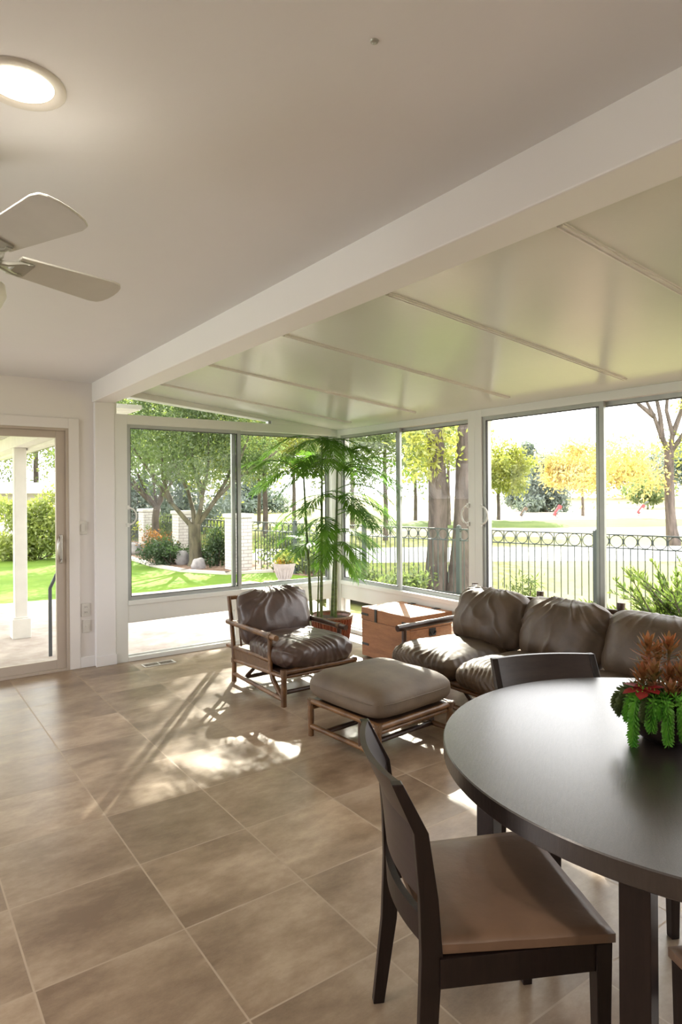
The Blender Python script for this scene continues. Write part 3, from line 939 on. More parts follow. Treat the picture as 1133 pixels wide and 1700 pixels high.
def sofa():
    t = thing('sofa', 'long taupe leather sofa on a rattan frame below the window', 'sofa', (3.40, 2.62, 0))
    xf, xb = -0.33, 0.47
    ye, yn = 1.02, -0.96          # far end (arm) and near end
    for x in (xf, xb):
        for y in (ye, (ye+yn)/2, yn):
            nm = 'leg'
            top = 0.24 if x < 0 else 0.70
            mb = MB()
            if x < 0:
                pole(mb, (x, y, 0), (x, y, top), 0.02)
            else:
                mb.tube([(x-0.05, y, 0), (x-0.05, y, 0.2), (x-0.02, y, 0.45), (x+0.04, y, top)], 0.02, 10)
            mb.build(nm, M['rattan'], t, smooth='auto')
    for y in (1.02-0.66, 1.02-1.29):
        mb = MB().tube([(xb-0.05, y, 0.2), (xb-0.02, y, 0.45), (xb+0.035, y, 0.715)], 0.019, 10)
        mb.tube([(xb+0.035, y, 0.70), (xb+0.04, y, 0.745)], 0.026, 10)
        mb.build('back_post', M['rattan_dark'], t, smooth='auto')
    mb = MB().tube([(xb+0.03, ye-0.03, 0.68), (xb+0.035, ye-0.03, 0.735)], 0.026, 10)
    mb.build('post_cap', M['rattan_dark'], t, smooth='auto')
    pole(MB(), (xf, yn, 0.215), (xf, ye, 0.215), 0.02).build('front_rail', M['rattan'], t, smooth='auto')
    pole(MB(), (xf+0.01, yn, 0.18), (xf+0.01, ye, 0.18), 0.014).build('front_lower_rail', M['rattan'], t, smooth='auto')
    pole(MB(), (xf, yn, 0.055), (xf, ye, 0.055), 0.017).build('floor_rail', M['rattan'], t, smooth='auto')
    pole(MB(), (xb+0.03, yn, 0.68), (xb+0.03, ye, 0.68), 0.017).build('back_rail', M['rattan_dark'], t, smooth='auto')
    for y in (ye, yn):
        pole(MB(), (xf+0.035, y, 0.465), (xb+0.02, y, 0.475), 0.024).build('armrest', M['rattan_dark'], t, smooth='auto')
        MB().tube([(xf+0.10, y, 0.455), (xf+0.10, y, 0.28), (xf+0.07, y, 0.16), (xf+0.01, y, 0.07)], 0.019, 10).build('arm_post', M['rattan_dark'], t, smooth='auto')
        pole(MB(), (xf, y, 0.20), (xb-0.04, y, 0.20), 0.016).build('side_rail', M['rattan'], t, smooth='auto')
        pole(MB(), (xf, y, 0.055), (xb-0.04, y, 0.055), 0.016).build('side_floor_rail', M['rattan'], t, smooth='auto')
    for y in (0.36, -0.28):
        MB().tube([(xf+0.02, y, 0.20), (xf+0.10, y, 0.10), (xf+0.20, y, 0.03)], 0.016, 8).build('brace', M['rattan_dark'], t, smooth='auto')
    mb = MB()
    mb.box((xf+.01, yn+.01, 0.198), (xb-.06, ye-.01, 0.210))
    mb.build('deck', M['rattan_dark'], t, smooth='auto')
    for i in range(3):
        yc = 0.985-0.315-i*0.632
        cushion('seat_cushion', M['leather_sofa'], t, (0.625, 0.80, 0.175), (-0.045, yc, 0.295), (R(-1.5), 0, R(-90)), crown=0.28, edge=0.28, epow=9, seed=10+i,
                folds=(('front', 0.0105, 72), ('side', 0.005, 50), ('rand', 0.004, 14)), n=64)
        cushion('back_cushion', M['leather_sofa'], t, (0.635, 0.43, 0.21), (0.285, yc-0.04, 0.535), (R(69), 0, R(-90)), crown=0.40, seed=20+i,
                folds=(('fan', 0.020 if i < 2 else 0.009, 12), ('rand', 0.005, 12)), n=60)
sofa()

def trunk():
    x0, x1, y0, y1, H_ = 3.53, 4.005, 3.975, 4.63, 0.445
    t = thing('trunk', 'reddish pine storage trunk with black iron straps in the corner', 'trunk', ((x0+x1)/2, (y0+y1)/2, 0))
    hx, hy = (x1-x0)/2, (y1-y0)/2
    zl = 0.335
    MB().box((-hx, -hy, 0.012), (hx, hy, zl-0.002)).build('body', M['pine'], t, bevel=0.004)
    lid = MB().box((-hx-0.003, -hy-0.003, zl+0.001), (hx+0.003, hy+0.003, H_)).build('lid', M['pine'], t, bevel=0.004)
    MB().box((-hx+0.03, -hy+0.03, 0), (hx-0.03, hy-0.03, 0.013)).build('plinth', M['espresso'], t)
    # corner straps: on the -x face and on the -y face
    for z, par, g in ((0.385, lid, 0.006), (0.12, t, 0.003)):
        for y, ln in ((hy, -0.10), (-hy, 0.10)):
            MB().box((-hx-g-0.002, min(y, y+ln), z-0.010), (-hx-g+0.003, max(y, y+ln), z+0.010)).build('strap', M['black'], par, bevel=0.001)
        for x, ln in ((-hx, 0.15), (hx, -0.11)):
            MB().box((min(x, x+ln), -hy-g-0.002, z-0.012), (max(x, x+ln), -hy-g+0.003, z+0.012)).build('strap', M['black'], par, bevel=0.001)
    c = MB().box((-hx-0.009, 0.105, 0.335), (-hx-0.002, 0.137, H_-0.004)).box((-hx-0.009, 0.105, H_-0.004), (-hx+0.045, 0.137, H_+0.005)).build('hasp', M['black'], lid, bevel=0.002)
    hp = MB().box((-0.03, -hy-0.008, 0.265), (0.045, -hy-0.001, 0.33)).build('handle_plate', M['black'], t, bevel=0.004)
    MB().torus((0.0075, -hy-0.014, 0.305), 0.028, 0.006, 'y', 18, 8, math.pi, 2*math.pi).build('handle', M['black'], hp, smooth=True)
    for y in (-0.16, 0.16):
        MB().box((hx-0.05, y-0.03, H_), (hx+0.004, y+0.03, H_+0.005)).build('hinge', M['black'], lid, bevel=0.001)
trunk()

# ------------------------------------------------------------------ dining set
TC = Vector((1.85, 0.887, 0))
def table():
    t = thing('dining_table', 'round dark espresso wood dining table', 'dining table', TC)
    top = MB().lathe([(0.001, 0.703), (0.697, 0.703), (0.70, 0.706), (0.70, 0.747), (0.697, 0.75), (0.001, 0.75)], seg=128, caps=False).build('table_top', M['table_top'], t, smooth='auto')
    top.rotation_euler = (0, 0, R(30))
    for a in (196.4, 285, 15, 102):
        leg = MB().box((0.622, -0.0295, 0), (0.686, 0.0295, 0.704)).build('leg', M['espresso'], t, bevel=0.002)
        leg.rotation_euler = (0, 0, R(a))
    for a in (150, 60):
        s = MB().box((-0.60, -0.012, 0.64), (0.60, 0.012, 0.70)).build('apron', M['espresso'], t)
        s.rotation_euler = (0, 0, R(a-135))
table()
def chair_mesh():
    t = thing('dining_chair', '', 'chair')
    zs = 0.425
    # rear posts: wide flat boards from the floor to the top of the back
    for sy in (-1, 1):
        mb = MB()
        prof = [(-0.265, 0.0, 0.032), (-0.232, 0.24, 0.044), (-0.222, 0.42, 0.050), (-0.228, 0.55, 0.044), (-0.245, 0.70, 0.034), (-0.300, 0.815, 0.026)]
        vs, fs = [], []
        for x, z, w_ in prof:
            for dy in (-0.0125, 0.0125):
                vs += [(x-w_/2, sy*0.205+dy, z), (x+w_/2, sy*0.205+dy, z)]
        for i in range(len(prof)-1):
            a, b = i*4, i*4+4
            for p, q in ((0, 1), (1, 3), (3, 2), (2, 0)):
                fs.append((a+p, a+q, b+q, b+p))
        fs += [(0, 2, 3, 1), (len(vs)-4, len(vs)-3, len(vs)-1, len(vs)-2)]
        mb.add(vs, fs)
        mb.build('rear_leg', M['espresso'], t, bevel=0.002)
        mb = MB()
        vs = []
        for z, w_ in ((0, 0.028), (zs-0.008, 0.040)):
            x, y = 0.188, sy*0.210
            vs += [(x-w_/2, y-w_/2, z), (x+w_/2, y-w_/2, z), (x+w_/2, y+w_/2, z), (x-w_/2, y+w_/2, z)]
        mb.add(vs, [(0, 3, 2, 1), (4, 5, 6, 7), (0, 1, 5, 4), (1, 2, 6, 5), (2, 3, 7, 6), (3, 0, 4, 7)])
        mb.build('front_leg', M['espresso'], t, bevel=0.002)
        MB().box((-0.205, sy*0.212-0.011, zs-0.075), (0.18, sy*0.212+0.011, zs-0.008)).build('side_rail', M['espresso'], t, bevel=0.001)
    MB().box((0.172, -0.20, zs-0.075), (0.196, 0.20, zs-0.008)).build('front_rail', M['espresso'], t, bevel=0.001)
    # curved back board and lower back rail, bowed backwards
    def bowed(z0, z1, lean, bow, th, half=0.196):
        mb = MB()
        n = 16
        vs, fs = [], []
        for i in range(n+1):
            s = -1+2*i/n
            y = s*half
            bx = -bow*(1-s*s)
            for z in (z0, z1):
                xx = lean(z)+bx
                vs += [(xx-th/2, y, z), (xx+th/2, y, z)]
        for i in range(n):
            a, b = i*4, i*4+4
            for p, q in ((0, 1), (1, 3), (3, 2), (2, 0)):
                fs.append((a+p, a+q, b+q, b+p))
        fs += [(0, 1, 3, 2), (n*4, n*4+2, n*4+3, n*4+1)]
        mb.add(vs, fs)
        return mb
    def lean(z):
        p = [(-0.222, 0.42), (-0.228, 0.55), (-0.245, 0.70), (-0.300, 0.816)]
        for (x0, z0), (x1, z1) in zip(p, p[1:]):
            if z <= z1:
                return x0+(x1-x0)*(z-z0)/(z1-z0)
        return p[-1][0]
    mb = MB()
    zsq = [0.535, 0.60, 0.70, 0.76, 0.815]
    for za, zb in zip(zsq, zsq[1:]):
        m2 = bowed(za, zb, lean, 0.034, 0.016)
        mb.add(m2.v, m2.f)
    mb.build('back_panel', M['chair_panel'], t, smooth='auto')
    bowed(0.43, 0.495, lean, 0.038, 0.018).build('back_rail', M['espresso'], t, smooth='auto')
    # padded leather seat, slightly wider at the front
    bm = bmesh.new()
    bmesh.ops.create_cube(bm, size=2.0)
    bmesh.ops.subdivide_edges(bm, edges=bm.edges[:], cuts=14, use_grid_fill=True)
    for v in bm.verts:
        x, y, z = v.co
        hw = 0.222 + 0.012*x
        r = max(abs(x), abs(y))
        zz = z*0.015*(1-0.30*r**14)
        if z > 0:
            zz += 0.004*(1-x*x)*(1-y*y) + 0.0016*noise.noise(Vector((x*2.4, y*2.4, 0)))
        v.co = (x*0.216-0.003, y*hw, zs+0.006+zz)
    me = bpy.data.meshes.new('seat')
    bm.to_mesh(me)
    bm.free()
    link('seat', me, M['seat_leather'], t, smooth=True)
    return t
ch = chair_mesh()
GRP = None
for i, (x, y, a, lab) in enumerate((
        (1.305, 1.158, -27.5, 'dark wood dining chair with a tan leather seat on the camera side of the table'),
        (2.015, 1.36, -116.5, 'dark dining chair showing only its back board between table and sofa'),
        (1.552, 0.462, 63, 'dark dining chair cut off at the lower right corner, under the table edge'))):
    c = ch if i == 0 else copy_tree(ch)
    c.location = (x, y, 0)
    c.rotation_euler = (0, 0, R(a))
    c['label'] = lab

def frond_leaf(mb, base, d, up, ln, wd, bend=0.2):
    """a tapered leaf of four segments"""
    d = d.normalized()
    sd = d.cross(up)
    sd = sd.normalized() if sd.length > 1e-5 else d.orthogonal().normalized()
    vs, fs = [], []
    n = 4
    for i in range(n+1):
        s = i/n
        p = base + d*ln*s + Vector((0, 0, -bend*ln*s*s))
        w_ = wd*(0.35+1.3*s)*(1-s)**0.7 if s < 1 else 0
        w_ = max(w_, wd*0.03)
        vs += [p-sd*w_/2, p+sd*w_/2]
    for i in range(n):
        fs.append((i*2, i*2+1, i*2+3, i*2+2))
    mb.add(vs, fs)

def planter():
    B = Vector((1.853, 0.982, 0.75))
    t = thing('succulent_bowl', 'bronze bowl of trailing green and rust succulents on the table', 'planter', B)
    prof = [(0.001, 0.0), (0.055, 0.001), (0.088, 0.022), (0.108, 0.055), (0.112, 0.085), (0.106, 0.112), (0.100, 0.112), (0.105, 0.085), (0.098, 0.055), (0.06, 0.03), (0.001, 0.028)]
    MB().lathe(prof, seg=48, caps=False).build('bowl', M['bowl'], t, smooth=True)
    MB().lathe([(0.001, 0.098), (0.06, 0.10), (0.101, 0.094)], seg=24, caps=False).build('soil', M['pot_soil'], t, smooth=True)
    r = random.Random(3)
    # trailing stems: towards the camera/left rim.  az = direction from bowl centre
    def trail(az, drop, m, out=0.118, rad=0.021, top=0.125):
        mb = MB()
        ca, sa = math.cos(R(az)), math.sin(R(az))
        pts = []
        for i in range(15):
            s = i/14
            if s < 0.3:
                q = s/0.3
                rr, z = 0.05+(out-0.05)*q, top+0.015*math.sin(q*math.pi)
            else:
                q = (s-0.3)/0.7
                rr, z = out+0.012*math.sin(q*2.0), top-drop*q
            pts.append(Vector((rr*ca, rr*sa, z)))
        mb.tube(pts, [0.004]*15, 6)
        L_ = 34
        for i in range(L_*5):
            s = (i+0.5)/(L_*5)
            k = s*14
            i0 = min(int(k), 13)
            p = pts[i0].lerp(pts[i0+1], k-i0)
            tdir = (pts[i0+1]-pts[i0]).normalized()
            a = i*2.39996
            n1 = tdir.orthogonal().normalized()
            n2 = tdir.cross(n1)
            o = n1*math.cos(a)+n2*math.sin(a)
            d = (o*0.8+tdir*0.75).normalized()
            tp = 1-0.35*max(0, s-0.75)/0.25
            frond_leaf(mb, p+o*0.003, d, tdir.cross(o), rad*tp*r.uniform(.85, 1.1), 0.0125*tp, -0.15)
        mb.build('trailing_stem', m, t)
    for az, drop, m, out in ((172, 0.128, 'succ_green', 0.122), (160, 0.06, 'succ_green', 0.112), (150, 0.05, 'succ_dull', 0.120), (212, 0.098, 'succ_green', 0.118), (230, 0.082, 'succ_green', 0.118), (193, 0.07, 'succ_green', 0.114),
                             (262, 0.05, 'succ_green', 0.118), (130, 0.05, 'succ_dull', 0.115), (186, 0.045, 'succ_dull', 0.112), (205, 0.03, 'succ_green', 0.108), (285, 0.06, 'succ_dull', 0.115)):
        trail(az, drop, M[m], out)
    # bushy low mound
    mb = MB()
    for i in range(520):
        a, rr = r.uniform(0, 6.283), 0.10*math.sqrt(r.random())
        p = Vector((rr*math.cos(a), rr*math.sin(a), 0.10+0.035*r.random()))
        d = Vector((math.cos(a)*rr*8+r.uniform(-.5, .5), math.sin(a)*rr*8+r.uniform(-.5, .5), 0.8))
        frond_leaf(mb, p, d, Vector((r.uniform(-1, 1), r.uniform(-1, 1), .3)), 0.028, 0.011, 0.2)
    mb.build('low_foliage', M['succ_dull'], t)
    # red cupped petals
    mb = MB()
    for a, ln, el in ((160, 0.062, 0.15), (200, 0.066, 0.12), (240, 0.055, 0.3), (120, 0.05, 0.4), (290, 0.045, 0.5)):
        d = Vector((math.cos(R(a)), math.sin(R(a)), el))
        frond_leaf(mb, Vector((-0.065, 0.02, 0.152)), d, Vector((0, 0, 1)), ln*1.25, 0.062, 0.25)
    mb.tube([(-0.05, 0.02, 0.10), (-0.065, 0.02, 0.152)], 0.004, 6)
    mb.build('flower', M['petal_red'], t)
    # upright rust rosettes
    for x, y, z, s in ((-0.005, 0.045, 0.27, 1.05), (-0.035, 0.01, 0.205, 0.95), (0.05, 0.01, 0.27, 1.0), (0.02, -0.04, 0.20, 1.0), (0.07, -0.03, 0.22, 1.0), (0.03, 0.07, 0.20, 1.0), (-0.02, 0.055, 0.185, .9), (0.025, -0.005, 0.185, 1.05), (0.06, 0.05, 0.24, .9), (-0.03, -0.035, 0.16, .85), (0.05, -0.06, 0.165, .9)):
        mb = MB()
        mb.tube([(x*0.5, y*0.5, 0.10), (x*0.8, y*0.8, z*0.6), (x, y, z)], 0.004, 6)
        for i in range(30):
            a = i*2.39996
            s_ = i/30
            el = -0.15+1.5*s_
            p = Vector((x, y, z-0.055+0.055*s_))
            d = Vector((math.cos(a), math.sin(a), el))
            frond_leaf(mb, p, d, Vector((0, 0, 1)), 0.054*s*(1-0.4*s_), 0.018, -0.25)
        mb.build('rosette', M['succ_red'], t)
planter()

# ------------------------------------------------------------------ corner palm
def palm():
    t = thing('potted_palm', 'tall bamboo palm in a red-brown basket in the corner', 'potted plant', (3.58, 5.20, 0))
    b = MB()
    prof = [(0.001, 0.0), (0.165, 0.0), (0.175, 0.02), (0.205, 0.25), (0.215, 0.265), (0.21, 0.28), (0.195, 0.275), (0.185, 0.24), (0.001, 0.235)]
    b.lathe(prof, seg=40, caps=False)
    bo = b.build('basket', M['basket'], t, smooth=True)
    mb = MB()
    for i in range(40):
        a = 2*math.pi*i/40
        mb.tube([(0.172*math.cos(a), 0.172*math.sin(a), 0.005), (0.209*math.cos(a), 0.209*math.sin(a), 0.255)], 0.007, 6)
    mb.build('weave_ribs', M['basket'], bo, smooth='auto')
    mb = MB()
    mb.torus((0, 0, 0.272), 0.207, 0.014, 'z', 40, 8)
    mb.build('rim', M['cane'], bo, smooth=True)
    MB().lathe([(0.001, 0.25), (0.19, 0.245)], seg=30, caps=False).build('soil', M['pot_soil'], t)
    r = random.Random(11)
    right = CR
    fwd = Vector((CF.x, CF.y, 0)).normalized()
    def frond(stem, base, az_r, az_f, ln, lift, droop, m=None, nl=30, lw=0.0165, ll=0.205):
        mb = MB()
        d0 = (right*az_r + fwd*az_f)
        d0.z = 0
        d0 = d0.normalized() if d0.length > 1e-4 else Vector((0, 0, 0))
        pts = []
        n = 14
        for i in range(n+1):
            s = i/n
            p = base + d0*ln*(s*0.95) + Vector((0, 0, ln*(lift*s - droop*s*s)))
            pts.append(p)
        mb.tube(pts, [0.0045*(1-0.75*i/n)+0.0008 for i in range(n+1)], 5)
        for i in range(nl):
            s = 0.16+0.84*(i+0.5)/nl
            k = s*n
            i0 = min(int(k), n-1)
            p = pts[i0].lerp(pts[i0+1], k-i0)
            tg = (pts[i0+1]-pts[i0]).normalized()
            sd = tg.cross(Vector((0, 0, 1)))
            sd = sd.normalized() if sd.length > 1e-4 else Vector((1, 0, 0))
            up = sd.cross(tg)
            l_ = ll*(0.55+0.45*math.sin(math.pi*min(1, s*1.05)))*(1.0 if s < 0.85 else 0.8)
            for sg in (-1, 1):
                d = tg*(0.75+0.35*s) + sd*sg*0.85 + up*0.18 + Vector((r.uniform(-.08, .08),)*3)
                frond_leaf(mb, p, d, up, l_*r.uniform(.88, 1.08), lw, r.uniform(0.18, 0.42))
        return mb.build('frond', m or M['palm_leaf'], stem)
    # canes: (offset right, offset fwd, lean right, top z)
    canes = [(-0.185, -0.02, -0.07, 1.66), (-0.09, -0.06, 0.02, 2.0), (0.045, 0.03, 0.03, 1.72), (-0.13, 0.08, 0.02, 0.95), (0.01, 0.10, 0.06, 1.45)]
    for ci, (a, f_, le, zt) in enumerate(canes):
        p0 = right*a + fwd*f_
        p0.z = 0
        pts, rs = [], []
        n = int(zt/0.06)
        for i in range(n+1):
            s = i/n
            p = p0 + right*le*s + Vector((0, 0, 0.24 + (zt-0.24)*s))
            p.z = 0.24+(zt-0.24)*s
            pts.append(p)
            rr = (0.0165 if ci != 3 else 0.009)*(1-0.5*s)
            rs.append(rr*(1.14 if i % 3 == 0 else 1))
        st = MB().tube(pts, rs, 10).build('cane', M['tree_stem'], t, smooth='auto')
        top = pts[-1]
        if ci == 0:
            spec = [(-1, .1, 0.62, .75, .62), (-.9, -.6, .52, 0.95, .85), (.7, -.5, .5, 0.9, 0.8), (-.3, .9, .5, 1.2, .9), (.5, .8, .5, 1.1, .7), (-.6, -.7, .5, .55, .75), (.2, -1, .45, .9, .9), (-1, .6, .6, .35, .6)]
        elif ci == 1:
            spec = [(-1, .2, .62, .55, .85), (.9, .1, .6, .35, .75), (.2, -.8, .5, .4, .9), (-.4, .8, .5, .45, .8), (-.7, -.7, .55, .2, .7), (.8, -.6, .55, .15, .75), (.6, .8, .5, .25, .8), (0.1, -.3, .34, .5, .8)]
        elif ci == 2:
            spec = [(1, .1, .68, .75, .8), (.9, -.5, .64, .35, .6), (.8, .5, .66, .55, .8), (-.3, -.9, .5, .8, .9), (.3, -.9, .55, .6, .8), (1, -.2, .62, .1, .5), (-.6, .5, .5, .9, .9), (.5, -.7, .5, 1.1, .8)]
        elif ci == 3:
            spec = [(-.9, -.3, .45, .5, .7), (-.5, -.8, .40, .7, .8), (.3, -.9, .4, .8, .9), (-1, .4, .42, .9, .8)]
        else:
            spec = [(.9, .2, .6, .1, .5), (.9, -.6, .58, .35, .7), (.4, -.9, .5, .4, .8), (1, .6, .6, .5, .8), (-.5, -.7, .5, .5, .8), (.7, -.9, .52, -.05, .45), (-.8, -.2, .55, .4, .7)]
        for q in spec:
            frond(st, top+Vector((0, 0, -0.03)), q[0], q[1], q[2]*1.12, *q[3:])
        # side fronds lower on the cane
        if ci in (2, 4):
            for zf, q in ((0.72, (.8, -.6, .5, .35, .7)), (0.62, (-.3, -.9, .45, .4, .8)), (0.6, (1, .1, .5, .2, .6)), (0.8, (-.8, -.5, .45, .5, .8)), (0.5, (.6, -.8, .42, .35, .8)), (0.86, (1, -.4, .62, .5, .75))):
                frond(st, pts[int(n*zf)], *q)
        if ci == 1:
            for zf, q in ((0.92, (1, -.3, .6, .5, .75)), (0.88, (-.5, -.9, .5, .5, .8)), (0.80, (-.8, -.5, .5, .45, .8)), (0.70, (.9, -.4, .5, .4, .8)), (0.62, (-.9, .2, .5, .35, .7)), (0.55, (.2, -1, .4, .5, .8))):
                frond(st, pts[int(n*zf)], *q)
palm()

# ------------------------------------------------------------------ outdoors: ground
GZ, FZ = -0.10, -0.30
# patio slab outside the back wall and the left door
o = MB().prism([(-6, YB+0.12), (XR+0.1, YB+0.12), (4.9, 7.2), (5.6, 9.2), (5.35, 10.3), (3.6, 10.15), (1.8, 10.35), (-6, 10.5)], -0.16, -0.085).build('patio', M['patio'])
tag(o, 'pale sunlit concrete patio outside the glass', 'patio', kind='structure')
o = MB().prism([(-14, 10.3), (5.5, 10.2), (6.0, 9.3), (6.0, 6.0), (7.4, 6.0), (6.6, 10.2), (6.3, 11.4), (5.5, 11.6), (5.0, 12.6), (4.9, 13.8), (5.05, 16.2), (4.4, 19.7), (0, 20), (-14, 20)], -0.16, GZ).build('lawn', M['lawn'])
tag(o, 'bright green mown lawn beyond the patio', 'lawn', kind='structure')
# curb as a ribbon along the bed edge
cur = [(6.35, 11.35), (5.5, 11.55), (5.0, 12.5), (4.85, 13.8), (4.98, 16.2), (4.35, 19.7), (0, 20.0), (-6, 20.0)]
mb = MB()
for (a, b) in zip(cur, cur[1:]):
    a, b = Vector((*a, 0)), Vector((*b, 0))
    nrm = Vector((-(b-a).y, (b-a).x, 0)).normalized()*0.085
    e = (b-a).normalized()*0.04
    mb.prism([tuple((a-e+nrm)[:2]), tuple((a-e-nrm)[:2]), tuple((b+e-nrm)[:2]), tuple((b+e+nrm)[:2])], -0.15, GZ+0.045)
tag(mb.build('kerb', M['curb']), 'pale concrete edging curving between lawn and flower bed', 'kerb', kind='structure')
o = MB().prism([(6.6, 10.3), (7.3, 10.3), (6.9, 22), (-8, 24), (-8, 20), (4.4, 19.7), (5.05, 16.2), (4.9, 13.8), (5.05, 12.55), (5.55, 11.6), (6.35, 11.4)], -0.16, GZ+0.01).build('ground', M['mulch'])
tag(o, 'brown mulch bed around the brick piers', 'flower bed', kind='structure')
o = MB().prism([(XR+0.1, -6), (9.2, -6), (8.1, 4.39), (6.6, 10.3), (6.0, 6), (4.9, 7.2), (XR+0.1, YB)], -0.30, -0.14).build('terrain', M['mulch'])
tag(o, 'shaded planting strip outside the right windows', 'ground', kind='structure')
o = MB().box((-120, -60, -0.6), (220, 240, FZ)).build('land', M['golf'])
tag(o, 'pale green golf course fairway stretching behind the fence', 'ground', kind='structure')
def strip(name, m, d0, d1, p0, p1, z, label, cat, wob=0.0, n=24, h=0.03):
    """a ground band seen from the house between two depths, px range p0..p1"""
    pts = []
    def g(px, d):
        dr = CF + CR*((px-566.5)/1070)
        return (dr.x*d, dr.y*d)
    for i in range(n+1):
        px = p0+(p1-p0)*i/n
        pts.append(g(px, d0*(1+wob*noise.noise(Vector((i*0.45, d0, 0))))))
    for i in range(n, -1, -1):
        px = p0+(p1-p0)*i/n
        pts.append(g(px, d1*(1+wob*noise.noise(Vector((i*0.38, d1, 3))))))
    o = MB().prism(pts, FZ-0.05, z).build(name, m)
    tag(o, label, cat, kind='structure')
    return o
strip('path', M['path'], 16.3, 20.5, 300, 1700, FZ+0.012, 'white concrete cart path crossing the golf course', 'path', 0.02)
strip('terrain', M['golf_pale'], 25.5, 32.0, 600, 1700, FZ+0.012, 'bleached strip of dry turf before the green mound', 'ground', 0.05)
strip('field', M['sand'], 40.0, 62.0, 640, 1800, FZ+0.012, 'white sunlit sand where the golf bags stand', 'sand', 0.05)
def mound():
    vs, fs = [], []
    n = 40
    for i in range(n+1):
        px = 640+(1900-640)*i/n
        hh = 0.17+0.16*noise.noise(Vector((i*0.35, 2.2, 0)))
        dr = CF + CR*((px-566.5)/1070)
        for j in range(7):
            s = j/6
            d = 31+10*s
            vs.append((dr.x*d, dr.y*d, FZ-0.02+hh*math.sin(math.pi*s)))
    for i in range(n):
        for j in range(6):
            a = i*7+j
            fs.append((a, a+1, a+8, a+7))
    o = MB().add(vs, fs).build('hill', M['golf_rough'], smooth=True)
    tag(o, 'low green grassy mound in front of the sand', 'mound', kind='structure')
mound()
def far_bank():
    vs, fs = [], []
    n = 40
    for i in range(n+1):
        px = -400+(2200+400)*i/n
        hh = 1.3+0.9*noise.noise(Vector((i*0.3, 5.2, 0)))
        dr = CF + CR*((px-566.5)/1070)
        for j in range(5):
            s = j/4
            d = 70+60*s
            vs.append((dr.x*d, dr.y*d, FZ-0.02+hh*math.sin(math.pi*min(s, .5)*1.0)))
    for i in range(n):
        for j in range(4):
            a = i*5+j
            fs.append((a, a+1, a+6, a+5))
    o = MB().add(vs, fs).build('hills', M['golf_pale'], smooth=True)
    tag(o, 'gently rising pale fairway far behind', 'ground', kind='structure')
far_bank()

# ------------------------------------------------------------------ outdoors: patio cover, column, rail
o = (MB().box((1.17, YB+0.15, 1.99), (1.31, 10.2, 2.13)).box((1.31, YB+0.15, 1.96), (1.40, 10.2, 2.06))).build('patio_beam', M['white_out'])
struct(o, 'white beam carrying the covered patio roof', 'beam')
mb = MB().box((-5, YB+0.15, 2.13), (1.42, 10.2, 2.2))
for i in range(26):
    mb.box((-5, YB+0.2+i*0.17, 2.122), (1.2, YB+0.21+i*0.17, 2.131))
struct(mb.build('patio_roof', M['white_out']), 'white boarded soffit of the covered patio', 'roof')
o = MB().tube([(1.44, YB+0.15, 2.02), (1.44, 10.2, 2.02)], 0.055, 12).build('gutter', M['gutter'], smooth='auto')
struct(o, 'sage green gutter along the patio roof edge', 'gutter')
mb = MB().box((1.45, YB+0.16, 2.205), (2.08, 7.9, 2.215))
mb2 = MB()
for i in range(12):
    x = 1.45
    mb.box((x, YB+0.2+i*0.14, 2.26), (1.98, YB+0.325+i*0.14, 2.30))
struct(MB().add(mb.v[8:], [tuple(i-8 for i in f) for f in mb.f[6:]]).build('eave_soffit', M['white_out']), 'slatted white eave seen through the transom', 'soffit')
t = thing('patio_column', 'square white column with a plinth on the sunlit patio', 'column', (1.24, 7.8, -0.085))
MB().box((-0.062, -0.062, 0.22), (0.062, 0.062, 2.075)).build('shaft', M['white_out'], t, bevel=0.006)
MB().box((-0.092, -0.092, 0), (0.092, 0.092, 0.215)).box((-0.075, -0.075, 0.215), (0.075, 0.075, 0.235)).build('plinth', M['white_out'], t, bevel=0.006)
t = thing('handrail', 'dark grey metal handrail outside the left glass door', 'handrail', (1.325, 6.70, -0.085))
MB().box((-0.016, -0.008, 0), (0.016, 0.008, 0.66)).build('post', M['rail'], t, bevel=0.003)
MB().tube([(0, 0, 0.655), (0.06, 0.02, 0.78), (0.16, 0.04, 0.86), (0.36, 0.08, 0.88)], 0.016, 8).build('grip', M['rail'], t, smooth=True)

# ------------------------------------------------------------------ outdoors: brick piers and iron fence
piers = [(6.05, 12.15, 0.42, 'white brick garden pier closest to the house, right of the pane divider'), (6.17, 15.45, 0.42, 'white brick pier just behind the garden tree trunk'), (6.27, 18.3, 0.45, 'white brick pier farthest back, left of the garden tree')]
for x, y, wd, lab in piers:
    t = thing('brick_pier', lab, 'brick pier', (x, y, GZ-0.02), 0, 'white brick piers along the garden fence')
    MB().box((-wd/2, -wd/2, 0), (wd/2, wd/2, 1.10)).build('shaft', M['brick'], t)
    MB().box((-wd/2-0.035, -wd/2-0.035, 1.10), (wd/2+0.035, wd/2+0.035, 1.18)).build('cap', M['concrete_slab'], t, bevel=0.006)
PROTO = {}
def proto_mesh(kind):
    if kind not in PROTO:
        if kind == 'ring':
            mb = MB().torus((0, 0, 0), 0.082, 0.007, 'y', 20, 5)
        else:
            mb = MB().box((-0.006, -0.006, 0), (0.006, 0.006, 0.86))
        ob = mb.build(kind, M['fence'])
        PROTO[kind] = ob.data
        bpy.data.objects.remove(ob)
    return PROTO[kind]
